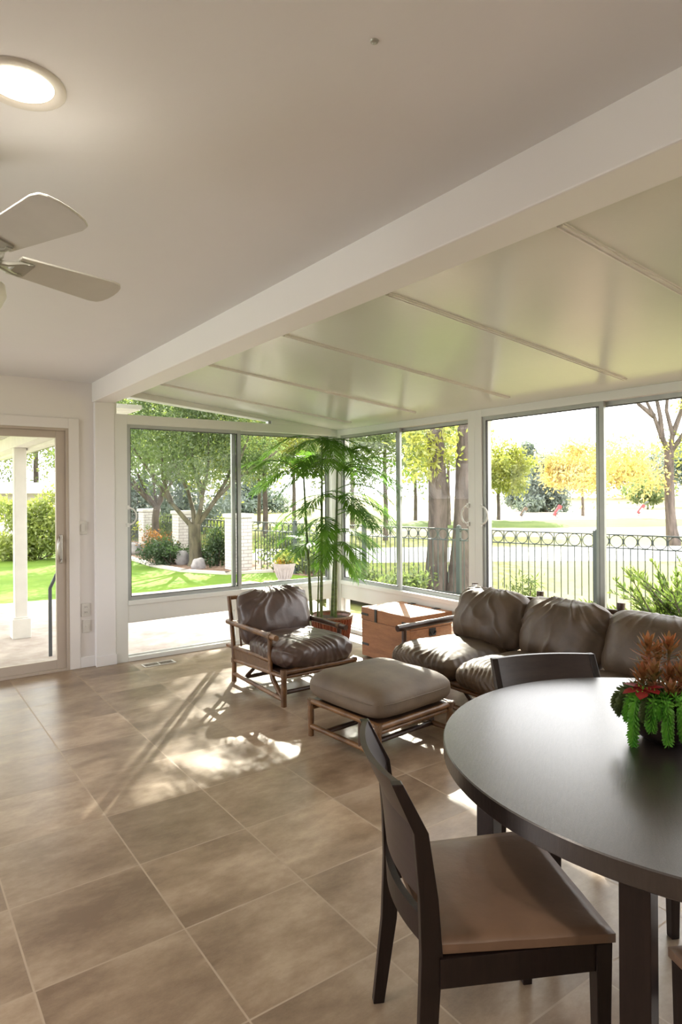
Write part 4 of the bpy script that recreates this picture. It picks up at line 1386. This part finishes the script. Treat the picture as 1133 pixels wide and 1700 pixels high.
def fence(a, b, label, ztop=0.89, zb=-0.22, post=True, lod=1):
    a, b = Vector((*a, 0)), Vector((*b, 0))
    d = b-a
    ln = d.length
    t = thing('iron_fence', label, 'fence', (a.x, a.y, 0), math.atan2(d.y, d.x), 'dark iron ring-topped fence sections')
    for nm, z in (('top_rail', ztop), ('middle_rail', ztop-0.178), ('bottom_rail', zb+0.10)):
        MB().box((0, -0.011, z-0.008), (ln, 0.011, z+0.008)).build(nm, M['fence'], t)
    if post:
        p = MB().box((-0.032, -0.032, zb), (0.032, 0.032, ztop+0.035)).build('post', M['fence'], t)
        MB().lathe([(0.04, 0), (0.04, 0.012), (0.015, 0.03)], (0, 0, ztop+0.035), 8).build('post_cap', M['fence'], p)
    n = max(1, round(ln/0.186))
    pt = ln/n
    for i in range(n):
        o = bpy.data.objects.new('ring', proto_mesh('ring'))
        COL.objects.link(o)
        o.parent = t
        o.location = (pt*(i+0.5), 0, ztop-0.089)
        for q in (0.5, 1.0):
            if q == 1.0 and i == n-1:
                continue
            o = bpy.data.objects.new('picket', proto_mesh('picket'))
            COL.objects.link(o)
            o.parent = t
            zt = ztop-0.178 if q == 0.5 else ztop
            o.location = (pt*(i+q), 0, zt-0.86 + (0 if q == 0.5 else 0.0))
            o.scale = (1, 1, 1.0)
P0, P1 = Vector((6.23, 12.04)), Vector((8.1, 4.39))
def fp(s):
    return tuple(P0 + (P1-P0).normalized()*s)
stops = [0.12, 1.36, 3.08, 4.99, 7.12, 9.1, 11.0]
labs = ['iron fence section joining the closest brick pier', 'iron fence section behind the stone urn', 'iron fence section behind the potted palm', 'iron fence section crossing the two big tree trunks', 'iron fence section over the middle of the sofa', 'iron fence section behind the spiky juniper', 'iron fence section at the right edge of the view']
for i in range(len(stops)-1):
    fence(fp(stops[i]), fp(stops[i+1]), labs[i], post=(i > 0))
fence((6.1, 12.4), (6.17, 15.2), 'iron fence section between the two closer brick piers', zb=-0.05, post=False)
fence((6.18, 15.7), (6.26, 18.0), 'iron fence section between the two farther brick piers', zb=-0.05, post=False)
fence((6.28, 18.6), (6.4, 21.4), 'iron fence section running on behind the farthest brick pier', zb=-0.05, post=False)

# ------------------------------------------------------------------ outdoors: plants
def leaf_cloud(rng, blobs, n, size, clump=0.25, nclump=60, shape='leaf', flat=0.0):
    """leaf quads clustered around clump centres inside ellipsoids; returns V, F"""
    vol = np.array([b[3]*b[4]*b[5] for b in blobs], float)
    pick = rng.choice(len(blobs), nclump, p=vol/vol.sum())
    u = rng.normal(size=(nclump, 3))
    u /= np.linalg.norm(u, axis=1)[:, None]
    rr = rng.random(nclump)**(1/2.2)
    B = np.array(blobs, float)
    C = B[pick, :3] + u*rr[:, None]*B[pick, 3:6]
    k = rng.integers(0, nclump, n)
    sp = rng.normal(size=(n, 3))*clump
    sp[:, 2] *= 0.75
    P = C[k] + sp
    d = rng.normal(size=(n, 3))
    d[:, 2] = d[:, 2]*(1-flat)-0.25
    d /= np.linalg.norm(d, axis=1)[:, None]
    a = rng.normal(size=(n, 3))
    sd = np.cross(d, a)
    sd /= np.linalg.norm(sd, axis=1)[:, None]+1e-9
    ln = size*(0.7+0.6*rng.random(n))[:, None]
    wd = ln*(0.42 if shape == 'leaf' else 0.14)
    V = np.stack([P, P+d*ln*0.45-sd*wd*0.5, P+d*ln, P+d*ln*0.45+sd*wd*0.5], 1).reshape(-1, 3)
    F = np.arange(4*n).reshape(-1, 4)
    return V, F, C
def foliage(name, m, parent, origin, rng, blobs, n, size, **kw):
    V, F, C = leaf_cloud(rng, blobs, n, size, **kw)
    me = np_mesh(name, V, F)
    return link(name, me, m, parent), C
def tree(name, label, loc, trunk, blobs, n, size, leaf, bark='bark', rng=1, clump=0.3, nclump=70, limbs=10, fork=0.9, group=None, limb_r=None, shape='leaf', extra=()):
    """trunk: list of (dx, dy, z, r) local; branches run from the trunk top to clump centres"""
    t = thing(name, label, 'tree', loc, 0, group)
    g = np.random.default_rng(rng)
    fo, C = foliage('crown', M[leaf], t, loc, g, blobs, n, size, clump=clump, nclump=nclump, shape=shape)
    mb = MB()
    pts = [Vector(p[:3]) for p in trunk]
    mb.tube(pts, [p[3] for p in trunk], 12)
    top = pts[-1]
    r0 = trunk[-1][3]
    rr = random.Random(rng)
    tr = mb.build('trunk', M[bark], t, smooth='auto')
    idx = g.choice(len(C), min(limbs, len(C)), replace=False)
    mb = MB()
    for q in idx:
        e = Vector(C[q])
        mid = top.lerp(e, 0.5) + Vector((rr.uniform(-.1, .1), rr.uniform(-.1, .1), rr.uniform(-0.05, .15)))*(e-top).length*0.5
        lr = (limb_r or r0*0.55)
        st = top.lerp(pts[-2], 0.15*rr.random())
        P_ = [st, st.lerp(mid, 0.5)+Vector((rr.uniform(-.04, .04), rr.uniform(-.04, .04), 0)), mid, mid.lerp(e, 0.6)+Vector((rr.uniform(-.08, .08), rr.uniform(-.08, .08), .03)), e]
        mb.tube(P_, [lr, lr*0.8, lr*0.55, lr*0.32, lr*0.12], 7)
        for _ in range(2):
            e2 = e + Vector((rr.uniform(-.5, .5), rr.uniform(-.5, .5), rr.uniform(-.2, .5)))*(e-top).length*0.5
            mb.tube([mid, mid.lerp(e2, .5)+Vector((0, 0, .04)), e2], [lr*0.4, lr*0.25, lr*0.08], 5)
    if limbs:
        mb.build('branches', M[bark], t, smooth='auto')
    for nm, m2, bl, n2, s2 in extra:
        foliage(nm, M[m2], t, loc, g, bl, n2, s2, clump=clump, nclump=max(8, nclump//3), shape=shape)
    return t
def shrub(name, label, cat, loc, blobs, n, size, leaf, rng=1, clump=0.12, nclump=30, shape='leaf', stem_h=0.3, group=None):
    t = thing(name, label, cat, loc, 0, group)
    g = np.random.default_rng(rng)
    fo, C = foliage('foliage', M[leaf], t, loc, g, blobs, n, size, clump=clump, nclump=nclump, shape=shape)
    mb = MB()
    for q in range(min(8, len(C))):
        e = Vector(C[q])
        mb.tube([(e.x*0.1, e.y*0.1, 0), (e.x*0.5, e.y*0.5, e.z*0.55), tuple(e)], [0.018, 0.012, 0.004], 5)
    mb.build('stems', M['bark'], t)
    return t

# the multi-stemmed garden tree in the flower bed
def garden_tree():
    loc = (5.58, 13.3, GZ)
    t = thing('garden_tree', 'spreading multi-stemmed tree in the curved mulch bed', 'tree', loc)
    g = np.random.default_rng(4)
    blobs = [(-0.7, 0.1, 2.75, 1.5, 1.2, 0.85), (0.7, 0.0, 2.8, 1.5, 1.2, 0.9), (0.1, 0.5, 3.5, 1.9, 1.5, 0.9), (-1.4, -0.2, 2.2, 0.8, 0.8, 0.5), (1.6, -0.1, 2.35, 0.9, 0.8, 0.55), (-0.5, -0.5, 2.1, 0.9, 0.6, 0.35), (0.7, -0.5, 2.1, 0.9, 0.6, 0.35)]
    top = [(-0.8, 0.3, 5.0, 2.4, 2.2, 1.2), (1.0, 0.5, 5.4, 2.0, 2.2, 1.3), (0.2, 0.8, 6.8, 2.6, 2.4, 1.3), (1.7, 0, 7.4, 1.3, 2.0, 1.3), (-2.2, 0.4, 6.2, 2.0, 2.0, 1.4), (1.6, 0.0, 6.5, 1.1, 1.4, 1.0), (2.0, 0.1, 7.0, 0.9, 1.2, 0.8)]
    fo, C = foliage('crown', M['leaf_garden'], t, loc, g, blobs, 30000, 0.075, clump=0.19, nclump=190)
    foliage('upper_shade_crown', M['leaf_mid'], t, loc, g, top, 42000, 0.14, clump=0.33, nclump=240)  # out-of-view crown, shaped to shade the floor and leave sun patches
    MB().tube([(0.0, 0, 0), (0.01, 0, 0.12), (0, 0, 0.4), (-0.01, 0, 0.75), (-0.01, 0, 0.92)], [0.18, 0.15, 0.13, 0.13, 0.135], 14).build('trunk', M['bark_olive'], t, smooth='auto')
    # limbs in the plane facing the house: r = right, f = away
    def w(r_, f_, z):
        v = CR*r_ + Vector((CF.x, CF.y, 0))*f_
        return (v.x, v.y, z)
    limbs = [[w(0, 0, .8), w(-.22, -.05, 1.05), w(-.5, -.1, 1.4), w(-.75, -.1, 1.75), w(-1.15, 0, 2.3), w(-1.5, .1, 2.8)],
             [w(0, 0, .82), w(-.06, .1, 1.2), w(-.2, .2, 1.65), w(-.5, .25, 2.2), w(-.7, .3, 2.9)],
             [w(0, 0, .85), w(.12, -.05, 1.2), w(.2, -.08, 1.6), w(.32, -.1, 2.2), w(.3, 0, 2.9)],
             [w(0, 0, .82), w(.2, .05, 1.1), w(.45, .05, 1.45), w(.8, 0, 1.8), w(1.3, 0, 2.15), w(1.8, .1, 2.5)],
             [w(0, 0, .85), w(.3, .1, 1.25), w(.6, .15, 1.75), w(.85, .2, 2.3), w(1.0, .2, 2.9)],
             [w(-.5, -.1, 1.4), w(-.7, 0, 1.95), w(-.75, .1, 2.6)],
             [w(.2, -.08, 1.6), w(-.02, 0, 2.1), w(-.1, .1, 2.7)],
             [w(.8, 0, 1.8), w(.95, -.1, 2.2), w(1.2, -.1, 2.8)]]
    for l in limbs:
        n = len(l)
        MB().tube(l, [0.055*(1-0.8*i/(n-1))+0.006 for i in range(n)], 9).build('limb', M['bark_olive'], t, smooth='auto')
garden_tree()
g_ = 'trees beyond the garden fence'
def T(px, py_base, d, dz=0.0):
    p = at(px, 840, d)
    return (p.x, p.y, FZ+dz)
tree('garden_tree', 'slim forked tree behind the farthest brick pier', (5.88, 16.6, GZ), [(0, 0, 0, .13), (.0, 0, .5, .10), (-.02, 0, .9, .09), (0.03, 0, 1.25, .09)],
     [(-0.8, 0.2, 2.9, 1.6, 1.2, 1.0), (0.5, 0.6, 3.3, 1.5, 1.2, 1.0), (-1.6, 0.2, 2.4, 1.0, 0.9, 0.6)], 12000, 0.09, 'leaf_garden', 'bark', 5, 0.22, 90, 9)
# two big trunks right behind the fence
def big_tree(label, loc, leanr, r0, r1, seed, fl):
    t = thing('old_tree', label, 'tree', loc)
    pts = []
    rs = []
    for i in range(22):
        s = i/21
        z = 9.0*s
        v = CR*(leanr*z + 0.04*math.sin(z*1.3+seed)) + Vector((0, 0, z))
        pts.append(v)
        flare = 1+fl*math.exp(-z*3.0)
        rs.append((r0+(r1-r0)*min(1, z/3.0) - 0.012*max(0, z-3))*flare)
    MB().tube(pts, rs, 18).build('trunk', M['bark'], t, smooth='auto')
    g = np.random.default_rng(seed)
    blobs = [(1.0, 1.0, 8.2, 3.2, 3.2, 1.8), (-1.5, 0.2, 7.6, 2.2, 2.4, 1.4), (1.5, -1.2, 7.2, 2.2, 2.2, 1.3)]
    fo, C = foliage('crown', M['leaf_bright'], t, loc, g, blobs, 9000, 0.16, clump=0.42, nclump=110)
    mb = MB()
    for q in range(12):
        e = Vector(C[q])
        st = pts[12+q % 6]
        mb.tube([st, st.lerp(e, .5)+Vector((0, 0, .25)), e], [0.09, 0.06, 0.02], 7)
    mb.build('branches', M['bark'], t, smooth='auto')
    return t
ta = big_tree('big straight grey trunk behind the fence, left one of the pair', (7.93, 8.24, FZ), 0.0, 0.185, 0.15, 31, 0.25)
tb = big_tree('big leaning grey trunk behind the fence, right one of the pair', (8.22, 8.0, FZ), 0.075, 0.215, 0.165, 32, 0.35)
# hanging sprays of yellow-green leaves in front of the straight trunk
g = np.random.default_rng(77)
sp = [at(712, 742, 11.0), at(735, 765, 10.9), at(698, 775, 10.8), at(765, 735, 11.3), at(690, 725, 11.0), at(745, 715, 11)]
lo_ = Vector((7.93, 8.24, FZ))
bl = [(p.x-lo_.x, p.y-lo_.y, p.z-lo_.z, 0.22, 0.22, 0.24) for p in sp]
foliage('hanging_spray', M['leaf_yellow'], ta, None, g, bl, 620, 0.12, clump=0.11, nclump=26)

def btree(px, d, h, w, leaf, label, seed, z0=0.28, tr=0.10, n=3800, size=None, bark='bark', sparse=1.0, bl=None, limbs=7, name='background_tree'):
    size = size or 0.0062*d
    n = int(n*1.9)
    lo = T(px, 0, d)
    H_ = h
    b = bl or [(0, 0, H_*0.62, w*0.5, w*0.5, H_*0.36), (-w*0.2, 0.1, H_*0.5, w*0.32, w*.35, H_*0.22), (w*0.22, -0.1, H_*0.55, w*0.3, w*.35, H_*0.24)]
    return tree(name, label, lo, [(0, 0, 0, tr*1.25), (0.03, 0, H_*z0*0.5, tr), (0, 0.02, H_*z0, tr*0.9), (0.03, 0, H_*0.5, tr*0.6)], b, n, size, leaf, bark, seed, w*0.075, 60, limbs, group=g_)
btree(440, 25, 6.4, 6.4, 'leaf_yellow', 'yellow-green tree with a visible trunk right of the garden piers', 41, tr=0.10, n=9000, z0=0.36, bl=[(0, 0, 4.4, 3.2, 2.4, 1.9), (1.8, 0, 3.4, 1.8, 1.6, 0.9), (-1.6, 0, 3.3, 1.6, 1.5, 1.0)])
btree(488, 36, 13, 8, 'leaf_bright', 'tall light green tree rising behind the palm', 42, n=2600)
btree(585, 32, 11, 8, 'leaf_bright', 'large leafy tree filling the corner window', 43, n=4500)
btree(640, 24, 9, 6.5, 'leaf_mid', 'drooping green tree in the pane left of the two trunks', 44, n=9000, tr=0.08, bl=[(0, 0, 6.0, 3.2, 2.5, 2.4), (-1.2, 0, 3.4, 1.5, 1.6, 1.5), (.6, 0, 3.2, 1.5, 1.6, 1.6), (-2.0, 0.3, 2.6, 1.2, 1.2, 1.2)])
btree(745, 33, 8, 5, 'leaf_bright', 'bright green tree between the two big trunks', 45, n=4000)
btree(690, 40, 11, 7, 'leaf_bright', 'tall tree glowing green left of the straight trunk', 46, n=3500)
btree(828, 38, 5.4, 3.6, 'leaf_yellow', 'rounded yellow-green tree at the left edge of the sofa window', 47, n=4200)
def conifer(px, d, h, w, label, seed, leaf='leaf_blue'):
    b = [(0, 0, h*(0.16+0.14*i), w*0.5*(1-0.15*i), w*0.5*(1-0.15*i), h*0.10) for i in range(6)]
    return btree(px, d, h, w, leaf, label, seed, z0=0.1, tr=0.14, n=4200, bl=b, limbs=0, name='background_conifer')
conifer(880, 60, 6.6, 4.6, 'blue-grey conifer, taller one of the clump past the sand', 51)
conifer(908, 56, 5.2, 4.6, 'blue-green conifer, shorter one of the clump past the sand', 52)
btree(968, 46, 5.4, 5.2, 'leaf_gold', 'golden autumn tree left of the pane divider over the sofa', 53, n=4200)
btree(925, 90, 8, 12, 'leaf_gold', 'pale golden treetops far behind the conifers', 54, n=2500)
btree(1040, 85, 7.5, 14, 'leaf_gold', 'hazy golden treetops far behind the third golf bag', 55, n=3000)
btree(1076, 62, 3.0, 4.4, 'leaf_mid', 'small green tree beside the near tree trunk on the right', 56, n=2200, tr=0.08)
btree(1140, 70, 8, 9, 'leaf_blue', 'grey-green tree at the right picture edge far off', 57, n=2600)
# near tree on the right with bare branches
def bare_tree():
    p = T(1113, 0, 21)
    t = thing('fairway_tree', 'half-bare tree with yellow leaves at the right window edge', 'tree', p)
    def w(r_, z, f_=0):
        v = CR*r_ + Vector((CF.x, CF.y, 0))*f_
        return (v.x, v.y, z)
    MB().tube([w(.12, 0), w(.05, .5), w(0, 1.2), w(-.02, 2.2), w(-.02, 3.1)], [.24, .18, .155, .145, .15], 12).build('trunk', M['bark'], t, smooth='auto')
    for l in ([w(0, 3.0), w(-.25, 3.5), w(-.5, 4.2), w(-.9, 5.0), w(-1.2, 5.8)], [w(0, 3.0), w(.1, 3.6), w(-.1, 4.4), w(.0, 5.4), w(-.2, 6.6)], [w(0, 3.0), w(.3, 3.4), w(.7, 4.0), w(1.0, 5.0), w(1.2, 6.2)],
              [w(-.25, 3.5), w(-.3, 4.2), w(-.5, 5.2), w(-.6, 6.2)], [w(.1, 3.6), w(.4, 4.4), w(.5, 5.4), w(.7, 6.5)], [w(-.5, 4.2), w(-1.0, 4.6), w(-1.4, 5.2)]):
        n = len(l)
        MB().tube(l, [.09*(1-.85*i/(n-1))+.006 for i in range(n)], 7).build('limb', M['bark'], t, smooth='auto')
    g = np.random.default_rng(66)
    q = lambda r_, z, a: (*w(r_, z)[:2], z, a, a, a*0.8)
    foliage('crown', M['leaf_yellow'], t, None, g, [q(-.3, 2.7, .6), q(.4, 3.2, .7), q(.9, 4.6, .9), q(-1.2, 5.6, .7), q(0, 6.2, 1.2), q(-.9, 3.0, .5)], 2600, 0.15, clump=0.18, nclump=40)
    foliage('low_leaves', M['leaf_gold'], t, None, g, [q(-1.6, 2.6, 1.0), q(-2.6, 2.3, .8), q(-.8, 2.2, .7)], 1700, 0.15, clump=0.28, nclump=26)
bare_tree()
# far left: seen through the left panes and the door
gl = 'dark conifers behind the garden'
for i, (px, d, h, w_, lab) in enumerate(((225, 27, 4.2, 4.5, 'dark blue-green conifer at the left edge of the left window'), (300, 30, 3.6, 5.0, 'dark blue-green conifer behind the garden tree'), (415, 60, 4.0, 8.0, 'blue-green conifer low behind the pane divider'))):
    conifer(px, d, h, w_, lab, 80+i)
btree(330, 34, 11, 9, 'leaf_bright', 'tall bright tree rising behind the garden tree', 88, n=6000)
btree(240, 36, 10, 9, 'leaf_mid', 'tall green tree behind the left edge of the window', 89, n=5000)
btree(430, 38, 11, 8, 'leaf_yellow', 'tall yellow-green tree above the pane divider', 90, n=6000)
btree(60, 26, 8, 7, 'leaf_bright', 'forked airy tree seen above the hedge through the door', 91, n=2200, limbs=14, tr=0.11, z0=0.36)
btree(-20, 24, 7, 6, 'leaf_mid', 'leafy tree behind the patio column', 92, n=3500, tr=0.12)
btree(130, 30, 9, 8, 'leaf_mid', 'tree hidden mostly by the house wall', 93, n=2500)
# hedge and shrubs beyond the door lawn
p = at(68, 840, 15.6)
shrub('hedge_shrub', 'bright green bamboo-like hedge right of the patio column', 'shrub', (3.1, 17.2, GZ), [(0.1, 0, 0.8, 0.75, 0.6, 0.85), (0.7, .1, 0.85, 0.7, 0.6, 0.85), (-.5, .2, .8, .6, .6, .8), (0.1, -.2, .3, 1.1, .5, .3)], 8000, 0.12, 'leaf_bright', 61, 0.14, 70)
shrub('garden_shrub', 'dark green shrub left of the patio column', 'shrub', (1.25, 17.5, GZ), [(0, 0, 0.45, 0.9, 0.7, 0.5)], 2600, 0.09, 'leaf_dark', 62, 0.12, 40)
shrub('garden_shrub', 'tall blue-green shrub behind the dark one left of the column', 'shrub', (1.4, 19.5, GZ), [(0, 0, 1.1, 0.9, 0.7, 1.0)], 3000, 0.10, 'leaf_blue', 63, 0.14, 50)
# white garden building band
t = thing('garden_house', 'low white building with a flat eave far behind the hedge', 'building', (2.2, 21.5, GZ))
MB().box((-3.5, 0.4, 0), (3.6, 3.5, 1.62)).build('wall', M['white_out'], t)
MB().box((-4.0, -0.4, 1.62), (4.1, 4.0, 1.95)).build('eave', M['white_out'], t, bevel=0.02)
# bed shrubs
for x, y, bl, n, lf, lab, s, sd in (
        (5.25, 13.9, [(0, 0, 0.26, 0.72, 0.5, 0.28), (.5, -.3, .2, .4, .35, .2), (-.1, .1, .42, .4, .3, .15)], 4800, 'leaf_dark', 'spreading dark green shrub left of the garden tree trunk', 0.07, 101),
        (5.2, 14.7, [(0, 0, 0.52, 0.32, 0.28, 0.2)], 800, 'leaf_rust', 'rusty orange shrub behind the spreading dark one', 0.07, 102),
        (5.95, 12.95, [(0, 0, 0.42, 0.22, 0.22, 0.42)], 1900, 'leaf_dark', 'upright dark green shrub right of the garden tree trunk', 0.07, 103),
        (6.25, 12.75, [(0, 0, 0.42, 0.25, 0.25, 0.40)], 1700, 'leaf_mid', 'grey-green upright shrub beside the closest brick pier', 0.07, 104),
        (5.2, 17.6, [(0, 0, 0.6, 0.5, 0.45, 0.6)], 1900, 'leaf_yellow', 'yellowish shrub at the left edge of the left window', 0.08, 105),
        (6.35, 17.0, [(0, 0, 0.6, 0.4, 0.9, 0.6)], 2600, 'leaf_mid', 'green bush between the two farther brick piers', 0.08, 106),
        (6.55, 14.0, [(0, 0, 0.5, 0.35, 0.9, 0.5)], 2200, 'leaf_bright', 'light green bush behind the fence between the closer piers', 0.08, 107)):
    shrub('garden_shrub', lab, 'shrub', (x, y, GZ), bl, n, s, lf, sd, 0.09, 34)
shrub('garden_shrub', 'broad green bush behind the fence right of the closest brick pier', 'shrub', (6.95, 11.6, FZ), [(0, 0, 0.55, 0.55, 0.9, 0.6), (.1, -.9, .45, .5, .7, .5)], 4600, 0.09, 'leaf_mid', 108, 0.12, 60)
for x, y, sz, lab, sd in ((6.75, 8.9, .22, 'low leafy plant below the fence left of the straight trunk', 109), (7.0, 8.0, .25, 'low leafy plant at the foot of the two big trunks', 110), (7.0, 9.9, .25, 'low leafy plant at the fence foot near the corner post', 113)):
    shrub('ground_plant', lab, 'plant', (x, y, -0.2), [(0, 0, 0.2, sz*1.6, sz*1.6, 0.18)], 900, 0.09, 'leaf_mid', sd, 0.1, 26)
def juniper():
    t = thing('juniper', 'big spiky green juniper outside the window at the right edge', 'shrub', (6.25, 2.95, -0.2))
    r = random.Random(5)
    V, F = [], []
    mbs = MB()
    for i in range(150):
        a = r.uniform(0, 2*math.pi)
        el = r.uniform(0.05, 1.25)
        ln = r.uniform(0.5, 1.15)*(1.0 if el < 0.9 else 0.9)
        d = Vector((math.cos(a)*math.cos(el), math.sin(a)*math.cos(el), math.sin(el)))
        b = Vector((r.uniform(-.25, .25), r.uniform(-.35, .35), r.uniform(0.05, .35)))
        pts = [b+d*ln*s + Vector((0, 0, -0.10*s*s*ln)) for s in (0, .35, .7, 1)]
        mbs.tube(pts, [.010, .007, .005, .002], 4)
        for j in range(64):
            s = 0.25+0.75*r.random()
            k = s*3
            i0 = min(int(k), 2)
            p = pts[i0].lerp(pts[i0+1], k-i0)
            q = (d*1.0+Vector((r.uniform(-1, 1), r.uniform(-1, 1), r.uniform(-.7, 1)))*0.75).normalized()
            l_ = r.uniform(.06, .13)*(1.25-0.6*s)
            sd = q.cross(Vector((r.uniform(-1, 1), r.uniform(-1, 1), r.uniform(-1, 1)))).normalized()*l_*0.11
            o = len(V)
            V += [p, p+q*l_*.5-sd, p+q*l_, p+q*l_*.5+sd]
            F.append((o, o+1, o+2, o+3))
    link('foliage', np_mesh('foliage', [tuple(v) for v in V], F), M['leaf_juniper'], t)
    mbs.build('stems', M['bark'], t)
juniper()
shrub('ground_plant', 'small green conifer tuft just behind the sofa back', 'plant', (6.35, 5.05, -0.2), [(0, 0, 0.42, 0.16, 0.16, 0.22), (0.0, 0.1, 0.25, 0.35, 0.3, 0.15)], 1500, 0.09, 'leaf_juniper', 112, 0.07, 24, 'needle')

# boulders
def boulder(loc, s, label, seed):
    bm = bmesh.new()
    bmesh.ops.create_icosphere(bm, subdivisions=3, radius=1.0)
    for v in bm.verts:
        k = 1+0.28*noise.noise(v.co*1.3+Vector((seed, 0, 0)))
        v.co = Vector((v.co.x*s[0]*k, v.co.y*s[1]*k, v.co.z*s[2]*k))
    me = bpy.data.meshes.new('boulder')
    bm.to_mesh(me)
    bm.free()
    o = link('boulder', me, M['stone'], None, smooth=True)
    o.location = loc
    tag(o, label, 'boulder')
boulder((5.38, 17.0, GZ+0.10), (0.36, 0.3, 0.2), 'grey boulder at the left edge of the flower bed', 1)
boulder((5.42, 12.75, GZ+0.08), (0.16, 0.14, 0.15), 'grey stone at the foot of the garden tree', 5)
boulder((5.50, 13.75, GZ+0.12), (0.2, 0.16, 0.2), 'grey stone between the garden tree and the spreading shrub', 9)

# urn on its slab
o = MB().prism([(4.72, 8.75), (5.65, 8.25), (6.15, 9.15), (5.25, 9.6)], -0.14, 0.0).build('stone_slab', M['concrete_slab'], bevel=0.01)
tag(o, 'low pale stone slab carrying the urn outside the window', 'slab')
t = thing('urn', 'grey fluted urn of yellow flowers on the stone slab outside', 'planter', (5.47, 9.3, 0.001))
MB().lathe([(0.001, 0), (0.12, 0), (0.115, 0.03), (0.10, 0.05), (0.12, 0.1), (0.17, 0.24), (0.19, 0.28), (0.20, 0.31), (0.18, 0.31), (0.165, 0.27), (0.001, 0.26)], seg=28, caps=False).build('pot', M['urn'], t, smooth='auto')
mb = MB()
for i in range(18):
    a = 2*math.pi*i/18
    mb.tube([(0.112*math.cos(a), 0.112*math.sin(a), 0.07), (0.165*math.cos(a), 0.165*math.sin(a), 0.23)], 0.012, 6)
mb.build('flutes', M['urn'], t, smooth='auto')
foliage('leaves', M['leaf_yellow'], t, None, np.random.default_rng(120), [(0.03, 0, 0.40, 0.17, 0.15, 0.09)], 700, 0.07, clump=0.05, nclump=24)
foliage('blossoms', M['petal_orange'], t, None, np.random.default_rng(121), [(-0.10, -0.05, 0.36, 0.08, 0.08, 0.05)], 90, 0.04, clump=0.03, nclump=8)

# golf bags on push carts
def golf_bag(px, d, m, m2, label, rz=0.0, s=1.0):
    p = at(px, 830, d)
    t = thing('golf_bag', label, 'golf bag', (p.x, p.y, FZ+0.012), math.atan2(CR.y, CR.x)+rz, 'golf bags on push carts')
    MB().tube([(-0.24*s, 0, 0.22*s), (0.30*s, 0, 0.95*s)], [0.14*s, 0.17*s], 14).build('bag', m, t, smooth='auto')
    MB().tube([(-0.10*s, -0.15*s, 0.35*s), (0.15*s, -0.17*s, 0.68*s)], [0.07*s, 0.08*s], 8).build('pocket', m2, t, smooth='auto')
    r = random.Random(px)
    mb = MB()
    for i in range(7):
        a = r.uniform(0, 6.28)
        q = Vector((0.30*s, 0, 0.95*s)) + Vector((0.07*math.cos(a), 0.08*math.sin(a), 0))*s
        e = q + Vector((0.16+0.1*r.random(), 0.1*math.sin(a), 0.22+0.12*r.random()))*s
        mb.tube([q, e], 0.012*s, 5)
        mb.tube([e, e+Vector((0.07, 0.02, 0.02))*s], [0.045*s, 0.03*s], 7)
    mb.build('clubs', M['bag_grey'], t)
    for y in (-0.32, 0.32):
        w_ = MB().torus((0, 0, 0), 0.15*s, 0.025*s, 'y', 18, 6)
        for i in range(6):
            a = math.pi*i/3
            w_.tube([(0, 0, 0), (0.15*s*math.cos(a), 0, 0.15*s*math.sin(a))], 0.009*s, 4)
        w_.build('wheel', M['black'], t, loc=(-0.12*s, y*s, 0.175*s))
    MB().tube([(-0.12*s, -0.32*s, 0.175*s), (-0.12*s, 0.32*s, 0.175*s)], 0.014*s, 6).tube([(-0.12*s, 0, 0.175*s), (0.52*s, 0, 0.03*s)], 0.016*s, 6).tube([(0.05*s, 0, 0.5*s), (0.62*s, 0, 0.78*s)], 0.014*s, 6).build('cart', M['bag_grey'], t)
golf_bag(869, 43, M['bag_brown'], M['bag_grey'], 'brown golf bag on a cart, leftmost on the sand', 0.0, 0.75)
golf_bag(925, 43, M['bag_red'], M['bag_grey'], 'red golf bag with grey headcovers on a cart on the sand', 0.2, 0.85)
golf_bag(1064, 46, M['bag_red'], M['bag_white'], 'red and white golf bag on a cart, right of the pane divider', -0.2, 0.8)
